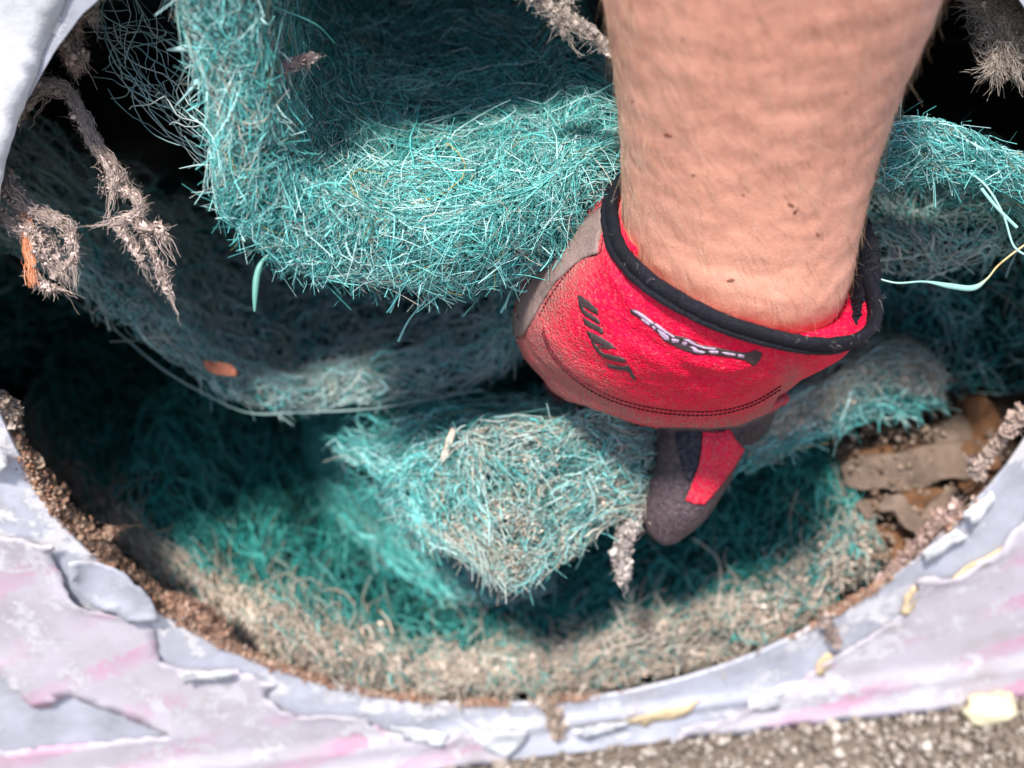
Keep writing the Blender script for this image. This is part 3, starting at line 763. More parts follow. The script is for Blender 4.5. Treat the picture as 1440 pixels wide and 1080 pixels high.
# --- the floor pad with a dirt-caked edge along the rim
padD = thing('filter_pad', 'deep teal pad lying at the bottom, its edge caked with beige dirt along the rim', 'filter pad', (0, 0, 0), 'teal fibre pads in the opening')
D = Pad([
    (20, 600, 45, 660, .12, .12, .22, .1, .0, .0),
    (110, 690, 130, 745, .07, .07, .24, .1, .0, .0),
    (180, 760, 215, 800, .038, .034, .24, .1, .02, .0),
    (300, 842, 312, 896, .024, .020, .24, .05, .0, .0),
    (380, 872, 380, 930, .014, .010, .27, .0, .0, .0),
    (470, 905, 470, 964, .008, .007, .28, .0, .0, .0),
    (570, 930, 570, 980, .008, .006, .28, .0, .0, .0),
    (680, 938, 680, 982, .008, .006, .28, .0, .0, .0),
    (780, 932, 780, 980, .008, .006, .28, .0, .0, .0),
    (880, 904, 880, 964, .008, .006, .27, .0, .0, .0),
    (1000, 866, 1000, 942, .008, .006, .25, .0, .0, .0),
    (1100, 830, 1100, 905, .008, .006, .22, -.05, .0, .0),
    (1190, 762, 1195, 842, .010, .008, .18, -.15, .0, .0),
    (1235, 735, 1245, 805, .014, .012, .14, -.2, .0, .0)], 220)
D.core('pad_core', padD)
colD = dusty(lambda u, v, w: np.where(w < .02, 1.1, np.clip(.54 - 15 * w, .05, 1)), 90, 31, mul=(.20, .52, .49))  # mul darkens the teal to paint shade over the floor pad
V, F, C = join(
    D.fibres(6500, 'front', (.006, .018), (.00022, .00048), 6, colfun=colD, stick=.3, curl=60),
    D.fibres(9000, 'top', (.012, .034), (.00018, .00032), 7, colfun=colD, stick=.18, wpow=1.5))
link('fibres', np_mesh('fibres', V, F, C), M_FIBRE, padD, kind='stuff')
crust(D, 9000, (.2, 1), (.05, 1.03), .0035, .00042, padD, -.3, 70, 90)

# --- bunched pad at the left behind the pulled one
padE = thing('filter_pad', 'bunched teal pad standing between the floor pad and the gripped pad', 'filter pad', (0, 0, 0), 'teal fibre pads in the opening')
rowsE = []
for (tx, ty, bx, by, d, L) in [
    (400, 615, 440, 690, .50, .05), (440, 596, 480, 740, .485, .06), (500, 590, 540, 800, .47, .07), (570, 600, 600, 840, .46, .07), (640, 640, 660, 850, .455, .07), (720, 680, 720, 845, .46, .06), (790, 720, 780, 830, .465, .05)]:
    rowsE.append((tx, ty, bx, by, yd(tx, ty, d + .02), yd(bx, by, d - .01), L, .1, .05, .0))
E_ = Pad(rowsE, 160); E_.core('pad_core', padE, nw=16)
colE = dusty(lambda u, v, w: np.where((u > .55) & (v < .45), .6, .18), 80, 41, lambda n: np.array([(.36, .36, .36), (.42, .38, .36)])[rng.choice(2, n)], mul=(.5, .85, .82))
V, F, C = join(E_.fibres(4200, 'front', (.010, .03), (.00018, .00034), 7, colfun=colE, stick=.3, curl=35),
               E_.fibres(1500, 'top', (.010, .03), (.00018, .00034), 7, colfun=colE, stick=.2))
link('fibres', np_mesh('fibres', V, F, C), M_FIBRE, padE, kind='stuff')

# --- a pad standing deep in the dark at the back
padF = thing('filter_pad', 'dark teal pad standing deep in the shadow behind all the others', 'filter pad', (0, 0, 0), 'teal fibre pads in the opening')
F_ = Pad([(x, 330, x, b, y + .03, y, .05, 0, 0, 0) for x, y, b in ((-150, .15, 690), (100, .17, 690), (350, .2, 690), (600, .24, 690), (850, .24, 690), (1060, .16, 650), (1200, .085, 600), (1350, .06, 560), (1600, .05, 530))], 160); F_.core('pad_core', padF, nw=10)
V, F, C = F_.fibres(5200, 'front', (.012, .034), (.0002, .00036), 6, stick=.3, curl=35)
link('fibres', np_mesh('fibres', V, F, C), M_FIBRE, padF, kind='stuff')

# ------------------------------------------------------------------ fluffy dust, dirt clods
DUSTC = [(.48, .37, .32), (.58, .46, .41), (.34, .27, .23), (.64, .50, .44)]
BROWN = [(.27, .16, .11), (.36, .23, .16), (.42, .30, .22), (.20, .12, .085)]
def dust(name, label, cat, paths, pal, n_f=500, n_g=350, fr=(.00003, .00008), flen=(.0008, .0060), gs=.00021, group=None, flaps=0, fsize=.0012):
    """a hanging rag of lint: crumbs packed along paths of (px, py, depth, half width px) plus short curly hairs"""
    root = thing(name, label, cat, (0, 0, 0), group)
    pal = np.array(pal); sets = []; gsets = []
    wsum = sum(len(p) for p in paths)
    for path in paths:
        path = np.asarray(path, float); share = len(path) / wsum
        c = smooth_curve(path, 60); p = P(c[:, 0], c[:, 1], c[:, 2]); wd = c[:, 3] * c[:, 2] / FPX
        T = np.gradient(p, axis=0); T /= np.linalg.norm(T, axis=1, keepdims=True) + 1e-12
        def spot(n, f=1.0):
            t = rng.uniform(0, 59, n); i = np.clip(t.astype(int), 0, 58); g = (t - i)[:, None]
            q = p[i] * (1 - g) + p[i + 1] * g
            ww = wd[i] * np.clip(.72 + .75 * vnoise(q, 330, 3), .12, 1.4)
            return q + rng.normal(0, .42, (n, 3)) * ww[:, None] * f, T[i], ww
        n = int(n_f * share * 1.1); q, tt, ww = spot(n, 1.1)
        m = 5; ln = flen[0] + (flen[1] - flen[0]) * rng.random(n) ** 2.2; d0 = tt * rng.choice([-1, 1], n)[:, None] * 1.8 + rng.normal(0, .5, (n, 3)) + np.array([0, -.1, -.6])
        d0 /= np.linalg.norm(d0, axis=1, keepdims=True); axis = rng.normal(0, 1, (n, 3)); axis /= np.linalg.norm(axis, axis=1, keepdims=True)
        pts = np.zeros((n, m, 3)); pts[:, 0] = q; dd = d0; k = rng.normal(0, 420, n)
        for i in range(1, m):
            dd = dd + np.cross(axis, dd) * (k * ln / m)[:, None] * .6 + rng.normal(0, .2, (n, 3)); dd /= np.linalg.norm(dd, axis=1, keepdims=True)
            pts[:, i] = pts[:, i - 1] + dd * (ln / m)[:, None]
        sets.append(tubes(pts, rng.uniform(*fr, n), 3, pal[rng.choice(len(pal), n)] * rng.uniform(.8, 1.2, (n, 1))))
        # torn fibres that run along the rag in loose hanks, some leaving it at the end
        n2 = max(8, n // 6); M_ = 12; st = rng.uniform(0, 45, n2); ex = st + rng.uniform(8, 34, n2)
        tt_ = st[:, None] + (ex - st)[:, None] * np.linspace(0, 1, M_)[None]; over = np.clip(tt_ - 59, 0, None); tc = np.clip(tt_, 0, 58.99); ii = tc.astype(int); gg = (tc - ii)[..., None]
        lp = p[ii] * (1 - gg) + p[ii + 1] * gg + over[..., None] * T[-1] * .0006
        hank = rng.normal(0, .55, (9, 3))[rng.choice(9, n2)] + rng.normal(0, .12, (n2, 3))
        lp = lp + hank[:, None, :] * (wd[ii] * (.5 + .7 * np.abs(vnoise(lp, 200, 9))))[..., None] + .0011 * np.stack([fbm(lp + 3 * hank[:, None, :], 320, s_, 2) for s_ in (31, 32, 33)], -1)
        sets.append(tubes(lp, rng.uniform(fr[0], fr[1] * 1.5, n2), 3, pal[rng.choice(len(pal), n2)] * rng.uniform(.85, 1.15, (n2, 1))))
        ng = int(n_g * share * 3.0); q, tt, ww = spot(ng, .95); kp = fbm(q, 420, 51, 2) > -.12; q = q[kp]; ng = len(q)
        gsets.append(grains(q, np.clip(rng.lognormal(math.log(gs), .75, ng), gs * .3, gs * 4.5), pal[rng.choice(len(pal), ng)] * rng.uniform(.7, 1.15, (ng, 1)), ICO0, .5, .28))
        if flaps:
            nf_ = max(2, int(flaps * share)); q, tt, ww = spot(nf_, .9); g = 4
            a_ = rng.normal(0, 1, (nf_, 3)) + tt * 1.2; a_ /= np.linalg.norm(a_, axis=1, keepdims=True); b_ = np.cross(a_, rng.normal(0, 1, (nf_, 3))); b_ /= np.linalg.norm(b_, axis=1, keepdims=True)
            sz = fsize * np.clip(rng.lognormal(0, .5, nf_), .4, 1.7); uu, vv = np.meshgrid(np.linspace(-1, 1, g), np.linspace(-.55, .55, g)); uu, vv = uu.ravel(), vv.ravel()
            VV = q[:, None] + (a_[:, None] * (uu[None, :, None] + rng.normal(0, .13, (nf_, g * g, 1))) + b_[:, None] * (vv[None, :, None] + rng.normal(0, .13, (nf_, g * g, 1)))) * sz[:, None, None]
            VV = VV + np.cross(a_, b_)[:, None] * (sz[:, None] * (.35 * np.sin(uu[None] * 1.7 + rng.uniform(0, 6, (nf_, 1))) + rng.normal(0, .12, (nf_, g * g))))[..., None]
            i_ = np.arange(g * g).reshape(g, g); q4 = np.stack([i_[:-1, :-1], i_[:-1, 1:], i_[1:, 1:], i_[1:, :-1]], -1).reshape(-1, 4)
            FF = (q4[None] + (np.arange(nf_) * g * g)[:, None, None]).reshape(-1, 4)
            CC = np.repeat((pal[rng.choice(len(pal), nf_)] * rng.uniform(.5, 1.0, (nf_, 1)))[:, None], g * g, 1).reshape(-1, 3)
            sets.append((VV.reshape(-1, 3), FF, CC))
    V, F, C = join(*sets); link('lint', np_mesh('lint', V, F, C), M_DUST, root, kind='stuff')
    if n_g:
        V, F, C = join(*gsets); link('crumbs', np_mesh('crumbs', V, F, C), M_DUST, root, kind='stuff')
    return root
GD = 'rags of lint hanging in the opening'
dust('lint_rag', 'long twisted rag of grey-brown lint hanging from the left rim', 'lint', [
    [(18, 172, .288, 16), (40, 140, .287, 18), (65, 120, .287, 17), (92, 128, .288, 15), (112, 160, .289, 13), (128, 195, .29, 15), (148, 222, .291, 20), (160, 245, .292, 17), (158, 262, .292, 9)],
    [(158, 260, .292, 8), (182, 272, .292, 8), (196, 288, .292, 10), (190, 304, .292, 11), (160, 312, .292, 8)],
    [(192, 306, .292, 8), (206, 325, .293, 14), (222, 322, .294, 12), (228, 332, .294, 7)],
    [(165, 314, .292, 8), (178, 335, .293, 6), (192, 352, .294, 4), (197, 363, .294, 2)],
    [(196, 308, .292, 5), (212, 345, .294, 3), (226, 380, .296, 3), (230, 393, .297, 4), (236, 408, .298, 2)]],
    DUSTC, 3600, 2600, group=GD, flaps=260, fsize=.0010)
rb = dust('lint_rag', 'frayed lint rag with orange fibres at the left edge', 'lint', [
    [(-40, 240, .292, 24), (0, 255, .292, 26), (28, 285, .293, 24), (52, 300, .293, 16)],
    [(30, 285, .293, 14), (70, 305, .294, 12), (94, 318, .295, 10), (102, 345, .296, 6), (104, 366, .296, 3)],
    [(60, 340, .296, 22), (75, 365, .297, 24), (88, 388, .298, 14)],
    [(0, 300, .293, 16), (20, 315, .293, 14), (45, 325, .294, 12), (62, 355, .295, 18)],
    [(50, 385, .297, 8), (60, 400, .298, 6), (72, 404, .298, 4)]],
    DUSTC, 3000, 1700, group=GD, flaps=260, fsize=.0010)
pts = []
for k in range(46):
    x = 34 + rng.normal(0, 5); pts.append(np.stack([P(np.float64(x + rng.normal(0, 2.5) + 3 * i * .4), np.float64(292 + i * 12 + rng.normal(0, 3)), np.float64(.2925 + i * .0004)) for i in range(int(10))]))
V, F, C = tubes(np.array(pts), rng.uniform(.00008, .0002, len(pts)), 3, np.array([(.62, .22, .10), (.5, .2, .1), (.7, .36, .22)])[rng.choice(3, len(pts))])
link('orange_fibres', np_mesh('orange_fibres', V, F, C), M_DUST, rb, kind='stuff')
dust('lint_rag', 'small pinkish lint tuft near the upper left corner', 'lint', [[(58, 48, .275, 6), (80, 54, .276, 12), (100, 66, .277, 18), (112, 82, .278, 13)], [(96, 70, .277, 14), (104, 92, .278, 7)], [(110, 50, .277, 3), (108, 30, .277, 3), (118, 5, .277, 4)]],
     [(.52, .36, .31), (.45, .32, .27), (.6, .44, .38)], 1300, 800, group=GD, flaps=260, fsize=.0010)
dust('lint_rag', 'ragged lint fringe on the rim at the very top left', 'lint', [[(92, 5, .265, 8), (120, -4, .266, 14), (150, -10, .267, 12)], [(125, 4, .266, 8), (130, 24, .267, 3)]], DUSTC, 700, 400, group=GD, flaps=260, fsize=.0010)
dust('lint_rag', 'thin beige lint rag hanging at the top beside the arm', 'lint', [[(745, -10, .262, 12), (770, 8, .263, 12), (795, 24, .264, 10), (820, 40, .265, 9), (845, 58, .266, 7), (862, 75, .267, 4)], [(775, 10, .263, 7), (790, 36, .264, 4)], [(800, -8, .263, 6), (790, 15, .264, 6)]],
     [(.48, .40, .35), (.4, .33, .28), (.58, .5, .45)], 1500, 700, group=GD, flaps=260, fsize=.0010)
dust('lint_rag', 'frayed straw-coloured lint tuft at the upper right corner', 'lint', [[(1380, 0, .285, 12), (1402, 20, .286, 16), (1412, 50, .287, 18), (1425, 85, .288, 16)], [(1412, 60, .287, 10), (1404, 85, .288, 5)], [(1430, 20, .286, 18), (1440, 70, .287, 18)]],
     [(.45, .37, .31), (.36, .29, .25), (.58, .5, .43)], 2300, 900, flen=(.006, .014), group=GD, flaps=260, fsize=.0010)
dust('lint_rag', 'wispy pinkish web stuck to the front pad below its left leg top', 'lint', [[(372, 98, .268, 4), (388, 96, .268, 6), (402, 92, .268, 7), (412, 92, .268, 5)], [(398, 96, .268, 4), (388, 118, .268, 2)], [(408, 92, .268, 4), (425, 86, .268, 3), (440, 80, .268, 1)], [(376, 104, .268, 2), (386, 122, .268, 2), (392, 142, .268, 1)]],
     [(.5, .38, .35), (.58, .47, .44)], 420, 90, group=GD, flaps=260, fsize=.0010)
dust('lint_rag', 'curled tangle of dull hairs on the left of the front pad', 'lint', [[(372, 200, .279, 16), (390, 215, .279, 18), (400, 228, .279, 10)]], [(.30, .30, .22), (.38, .36, .27)], 90, 0, (.00007, .00013), (.01, .02), group=GD, flaps=260, fsize=.0010)

def rim_crust():
    n = 26000; th = rng.uniform(math.pi * 1.0, math.pi * 2.0, n); k = fbm(np.stack([np.cos(th), np.sin(th), 0 * th], -1), 9, 55, 3)
    keep = k + rng.normal(0, .25, n) > .12; th = th[keep]; m = len(th)
    r = R + rng.normal(-.0002, .0007, m) - np.abs(rng.normal(0, .0012, m)) * (k[keep] > .3); y = rng.uniform(-.0008, .0022, m)
    V, F, C = grains(np.c_[r * np.cos(th), y, r * np.sin(th)], np.clip(rng.lognormal(math.log(.0003), .5, m), .00012, .0011), np.array([(.27, .13, .075), (.36, .23, .16), (.20, .12, .09), (.46, .34, .27)])[rng.choice(4, m)] * rng.uniform(.7, 1.2, (m, 1)), ICO0, .45, .5)
    link('rim_rust', np_mesh('rim_rust', V, F, C), M_GRIT, cab, kind='stuff', smooth=False)
rim_crust()
GC = 'dirt clods along the rim'
def rimd(px, py, dd=0.0):   # depth of the panel plane at that pixel
    q = Py(np.float64(px), np.float64(py), 0.0) - CAM
    return float(q @ _f) + dd
def rp(*pts): return [(x, y, rimd(x, y, .004), w) for x, y, w in pts]
dust('dirt_clod', 'small tan crumb of dirt on the left rim below the orange fibres', 'dirt', [rp((2, 560, 12), (14, 575, 11), (20, 590, 8))], [(.45, .36, .3), (.3, .22, .18)], 260, 420, gs=.00030, group=GC, flaps=230, fsize=.0014)
dust('dirt_clod', 'thin trail of brown dirt down the lower left rim', 'dirt', [rp((22, 612, 5), (45, 645, 9), (70, 682, 10), (92, 715, 10), (108, 742, 8))], BROWN, 500, 900, gs=.00026, group=GC, flaps=230, fsize=.0014)
dust('dirt_clod', 'knobbly brown dirt clod on the lower left rim', 'dirt', [rp((105, 728, 10), (125, 750, 14), (145, 768, 16), (162, 782, 12)), rp((140, 752, 8), (158, 748, 7))], BROWN, 700, 1100, gs=.00030, group=GC, flaps=230, fsize=.0014)
dust('dirt_clod', 'dark crumbly dirt between two clods on the lower left rim', 'dirt', [rp((168, 795, 9), (195, 815, 8), (222, 838, 7))], BROWN[2:] + BROWN[:1], 400, 600, gs=.00026, group=GC, flaps=230, fsize=.0014)
dust('dirt_clod', 'largest reddish brown dirt clod on the lower left rim', 'dirt', [rp((228, 838, 9), (255, 850, 14), (285, 865, 20), (308, 885, 18), (322, 905, 10))], [(.38, .22, .15), (.46, .31, .23), (.30, .17, .12)], 800, 1700, gs=.00033, group=GC, flaps=230, fsize=.0014)
dust('dirt_clod', 'pale dirt smear spilling over the panel below the bottom rim', 'dirt', [[(760, 985, rimd(760, 985, -.004), 12), (775, 1000, rimd(775, 1000, -.004), 15), (782, 1020, rimd(782, 1020, -.004), 13), (785, 1034, rimd(785, 1034, -.005), 9)]], [(.5, .38, .3), (.42, .32, .25), (.6, .5, .42)], 500, 1200, gs=.00026, group=GC, flaps=230, fsize=.0014)
dust('dirt_clod', 'tan frayed dirt clod on the right rim', 'dirt', [rp((1372, 660, 7), (1390, 640, 13), (1412, 612, 12), (1438, 582, 13)), rp((1368, 648, 9), (1378, 668, 8))], [(.5, .38, .32), (.42, .3, .25), (.56, .44, .38)], 700, 1100, gs=.00026, group=GC, flaps=230, fsize=.0014)
dust('dirt_clod', 'pinkish crumbled dirt on the lower right rim', 'dirt', [rp((1238, 815, 6), (1265, 792, 9), (1295, 762, 12), (1320, 735, 14), (1345, 712, 9))], [(.46, .31, .27), (.4, .27, .22), (.55, .4, .35)], 700, 1300, gs=.00026, group=GC, flaps=230, fsize=.0014)
dust('dirt_clod', 'little lint tail hanging over the lower right rim', 'dirt', [[(1160, 870, rimd(1160, 870, -.002), 8), (1170, 892, rimd(1170, 892, -.003), 6), (1178, 905, rimd(1178, 905, -.004), 4)]], [(.5, .4, .36), (.4, .3, .27)], 260, 260, gs=.00030, group=GC, flaps=230, fsize=.0014)
dust('dirt_clod', 'hanging grey dirt tag under the gloved thumb tip', 'dirt', [[(900, 722, .364, 7), (888, 740, .364, 9), (876, 765, .365, 15), (874, 790, .366, 14), (878, 812, .367, 6)]], [(.42, .36, .34), (.3, .25, .23), (.62, .55, .5)], 700, 1000, gs=.0004, group=GC, flaps=230, fsize=.0014)

# ------------------------------------------------------------------ loose bits inside
def chip(label, pts, w, th, m, seed, group='wood chips and dry bark in the lower right'):
    """a bent split of wood: a strip lofted through (px, py, depth)"""
    c = smooth_curve(np.asarray(pts, float), 14); p = P(c[:, 0], c[:, 1], c[:, 2])
    T = np.gradient(p, axis=0); T /= np.linalg.norm(T, axis=1, keepdims=True)
    rs = np.random.default_rng(seed)
    up = np.array([.1, -.6, .8]) + rs.normal(0, .25, 3); S = np.cross(T, up); S /= np.linalg.norm(S, axis=1, keepdims=True); N = np.cross(S, T)
    pr = np.array([(-1, -.5), (-.9, .35), (-.3, .62), (.35, .5), (.95, .4), (1, -.45), (.2, -.6)])
    k = w * (1 - .55 * np.abs(np.linspace(-1, 1, 14)) ** 3)
    V = p[:, None] + S[:, None] * (pr[:, 0] * 1.0)[None, :, None] * k[:, None, None] + N[:, None] * pr[None, :, 1, None] * th
    V += w * .30 * np.stack([fbm(V, .9 / w, seed + s, 3) for s in range(3)], -1)
    n, q = V.shape[:2]; i = np.arange(n * q).reshape(n, q); a, b = i[:-1], i[1:]
    F = [list(x) for x in np.stack([a, np.roll(a, -1, 1), np.roll(b, -1, 1), b], -1).reshape(-1, 4)] + [list(i[0][::-1]), list(i[-1])]
    me = bpy.data.meshes.new('wood_chip'); me.from_pydata(V.reshape(-1, 3).tolist(), [], F)
    o = link('wood_chip', me, m, label=label, cat='wood chip', group=group, smooth=False)
for lab, pts, w, th, m in [
    ('long grey-brown wood chip lying across the pile', [(1185, 668, .425), (1260, 662, .422), (1330, 650, .42), (1400, 640, .42)], .0075, .0035, M_WOODG),
    ('short pale wood chip above the long grey one', [(1310, 622, .425), (1340, 610, .425), (1362, 612, .425)], .007, .004, M_WOODG),
    ('upright brown bark piece leaning at the back of the pile', [(1362, 560, .43), (1378, 595, .43), (1395, 640, .428)], .0075, .004, M_WOOD),
    ('curled pinkish bark strip at the front of the pile', [(1235, 715, .412), (1262, 708, .41), (1285, 735, .408), (1310, 742, .406)], .0035, .0015, M_WOODG),
    ('small whitish stick end left of the curled bark', [(1208, 705, .414), (1218, 718, .413), (1224, 730, .412)], .0022, .0018, M_WOODG),
    ('orange brown wood chip under the long grey one', [(1270, 700, .418), (1310, 705, .416), (1345, 702, .414)], .005, .003, M_WOOD),
    ('dark brown bark plate at the right end of the pile', [(1345, 655, .424), (1368, 668, .422), (1372, 695, .42)], .008, .004, M_WOOD),
    ('tan dirt covered chip close to the right rim', [(1300, 742, .408), (1330, 715, .408), (1350, 692, .408)], .006, .003, M_WOODG),
    ('dark wood chip in the shade at the bottom of the pile', [(1225, 770, .42), (1255, 760, .42), (1290, 755, .42)], .008, .004, M_WOOD),
    ('dark splinter between the pale chip and the rim', [(1352, 628, .42), (1380, 640, .418), (1402, 655, .416)], .003, .002, M_WOOD),
    ('red-brown stick behind the long grey chip', [(1190, 648, .434), (1270, 640, .43), (1340, 632, .43)], .004, .003, M_WOOD)]:
    chip(lab, pts, w, th, m, sum(map(ord, lab)) % 97)
# the sloping heap of dark dirt the chips lie on
def heap():
    n = 2600
    x = rng.uniform(1180, 1440, n); y = rng.uniform(560, 800, n); d = .432 + rng.uniform(0, .02, n) + np.clip(700 - y, 0, 200) * .00008
    k = (x - 1200) * .9 + 560 > 0
    q = P(x[k], y[k], d[k]); m = len(q)
    V, F, C = grains(q, rng.uniform(.002, .0055, m), np.array([(.12, .08, .055), (.18, .12, .085), (.09, .06, .045)])[rng.choice(3, m)], ICO0, .4, .5)
    n = 520; x = rng.uniform(1195, 1420, n); y = rng.uniform(600, 790, n); k = (y < 1000 - .16 * x + 60 * rng.random(n)) ; x, y = x[k], y[k]
    q = P(x, y, .424 - .012 * (y - 600) / 190 + rng.uniform(-.003, .004, len(x))); m2 = len(q)
    V2, F2, C2 = grains(q, rng.uniform(.0004, .0016, m2), np.array([(.20, .14, .10), (.28, .21, .16), (.13, .08, .055)])[rng.choice(3, m2)], ICO0, .5, .25)
    V, F, C = join((V, F, C), (V2, F2, C2))
    link('dirt_heap', np_mesh('dirt_heap', V, F, C), M_GRIT, kind='stuff', smooth=False)['label'] = 'heap of dark crumbly dirt under the wood chips at the lower right'
heap()
chip('small orange-red dry leaf lying on the shaded pad', [(290, 513, .392), (310, 518, .391), (332, 524, .391)], .0022, .0006, plain('red_leaf', (.42, .14, .08), .7), 5, None)
chip('bent pale straw standing on the gripped pad left of the hand', [(622, 650, .358), (630, 625, .356), (638, 602, .354)], .0011, .0009, plain('straw', (.52, .42, .34), .8), 9, None)
chip('little brown crumb of bark on the teal pad under the glove', [(805, 582, .375), (810, 575, .374), (815, 572, .374)], .0016, .0012, M_WOOD, 11, None)
strand('loose_strand', [(1236, 392, .30), (1262, 398, .30), (1300, 396, .30), (1335, 402, .30), (1368, 405, .30), (1388, 392, .30), (1405, 372, .299), (1440, 345, .298), (1480, 320, .298)],
       [.0003, .0003, .0003, .0009, .0009, .0003, .0003, .0003, .0003], [(.4, .55, .5), (.25, .5, .44), (.25, .5, .44), (.6, .42, .16), (.5, .45, .3)], None, label='thin green and yellow strand hanging right of the glove cuff', cat='strand')
def cream_block():
    V0, F0 = ico(2)
    c = Py(np.float64(1398), np.float64(985), -.010); c[2] = ZG + .006
    V = V0 * np.array([.0105, .006, .0065]) * (1 + .35 * fbm(V0, 1.6, 4, 3))[:, None] + c
    link('foam_crumb', np_mesh('foam_crumb', V, F0), plain('cream_foam', (.58, .50, .34), .85, .2, 200, .25, .8, .002), label='pale cream crumb lying on the gravel against the panel foot', cat='crumb')
cream_block()

# ------------------------------------------------------------------ the person: forearm and gloved hand
person = thing('person', 'bare hairy forearm of a person in a red work glove reaching into the opening', 'person', (0, 0, 0))
def loft(secs, na=72, nl=70, power=2.0):
    """secs rows: px, py, depth, a(dx, dy, dz), b(dx, dy, dz), exponent -> rings (nl, na, 3)"""
    rows = []
    for s in secs:
        c = P(s[0], s[1], np.float64(s[2])); rows.append(np.concatenate([c, CV(*s[3], s[2]), CV(*s[4], s[2]), [s[5] if len(s) > 5 else 2.0]]))
    R_ = smooth_curve(np.array(rows), nl)
    th = np.arange(na) * 2 * math.pi / na; c, s = np.cos(th), np.sin(th)
    e = 2 / R_[:, 9:10]
    ca = np.sign(c) * np.abs(c)[None] ** e; sa = np.sign(s) * np.abs(s)[None] ** e
    return R_[:, None, 0:3] + ca[..., None] * R_[:, None, 3:6] + sa[..., None] * R_[:, None, 6:9]
def loft_faces(nl, na, off=0, caps=True):
    i = np.arange(nl * na).reshape(nl, na) + off; a, b = i[:-1], i[1:]
    F = [list(x) for x in np.stack([a, np.roll(a, -1, 1), np.roll(b, -1, 1), b], -1).reshape(-1, 4)]
    if caps: F += [list(i[0][::-1]), list(i[-1])]
    return F
# -- forearm (one continuous surface from beyond the frame down into the glove)
ARM = [
    (1190, -900, .166, (270, 10, 0), (0, 120, -.030)),
    (1150, -560, .184, (270, 10, 0), (0, 120, -.030)),
    (1112, -260, .209, (280, 8, 0), (0, 120, -.028)),
    (1090, -100, .228, (250, 8, 0), (0, 112, -.026)),
    (1078, 0, .240, (232, 8, 0), (0, 105, -.025)),
    (1064, 100, .252, (202, 10, 0), (0, 98, -.023)),
    (1051, 200, .265, (180, 14, 0), (0, 92, -.021)),
    (1039, 290, .2765, (166, 26, 0), (2, 88, -.020)),
    (1030, 355, .286, (158, 34, 0), (2, 98, -.020)),
    (1005, 410, .302, (148, 40, 0), (2, 84, -.017)),
    (965, 455, .320, (135, 36, 0), (0, 72, -.013)),
    (930, 495, .340, (120, 30, 0), (0, 60, -.010)),
    (915, 515, .360, (90, 22, 0), (0, 40, -.006))]
rings = loft(ARM, 120, 190)
nrm = rings - rings.mean(1, keepdims=True); nrm /= np.linalg.norm(nrm, axis=2, keepdims=True)
rings = rings + nrm * (.0003 * fbm(rings, 30, 2, 2) + .00025 * fbm(rings, 240, 6, 2))[..., None]
# tendon and crease relief near the wrist
_x, _y = to_px(rings)
def ridge(x0, y0, x1, y1, wid, amp):
    d = np.array([x1 - x0, y1 - y0], float); L = np.hypot(*d); d /= L
    s = (_x - x0) * d[0] + (_y - y0) * d[1]; t = -(_x - x0) * d[1] + (_y - y0) * d[0] + 5 * np.sin(s / 37.0 + x0)
    return amp * np.exp(-(t / wid) ** 2) * np.clip(np.minimum(s, L - s) / (L * .3), 0, 1) * (nrm @ _f < 0)
rel = ridge(960, -60, 985, 470, 26, .0006) + ridge(1075, 40, 1050, 470, 20, .0003) + ridge(1160, -40, 1120, 440, 24, .0005)
rel = rel + ridge(1020, -60, 1120, 260, 7, .00035) + ridge(1240, -20, 1130, 330, 6, .0003)
for x0, y0, x1, y1 in [(930, 372, 1185, 395), (990, 398, 1190, 370), (1060, 320, 1215, 300), (900, 330, 1010, 352), (1000, 420, 1150, 432), (1080, 345, 1200, 335)]:
    rel = rel - ridge(x0, y0, x1, y1, 3.4, .00018)
rings = rings + nrm * rel[..., None]
me = bpy.data.meshes.new('arm'); me.from_pydata(rings.reshape(-1, 3).tolist(), [], loft_faces(*rings.shape[:2]))
Va = rings.reshape(-1, 3); pxa, pya = to_px(Va)
tint = np.ones((len(Va), 4), np.float32)
at = me.attributes.new('tint', 'FLOAT_COLOR', 'POINT'); at.data.foreach_set('color', tint.ravel())
me.update()
arm = link('arm', me, M_SKIN, person)
arm_bvh = BVHTree.FromPolygons([Vector(v) for v in Va.tolist()], [tuple(p.vertices) for p in me.polygons])
def shoot(bvh, px, py):
    """where the ray of a pixel meets a surface"""
    X = (px - 720) / FPX; Y = -(py - 540) / FPX
    d = Vector(_f + X * _r + Y * _u).normalized()
    h = bvh.ray_cast(Vector(CAM), d)
    return (np.array(h[0]), np.array(h[1]) if np.dot(h[1], d) < 0 else -np.array(h[1])) if h[0] is not None else (None, None)
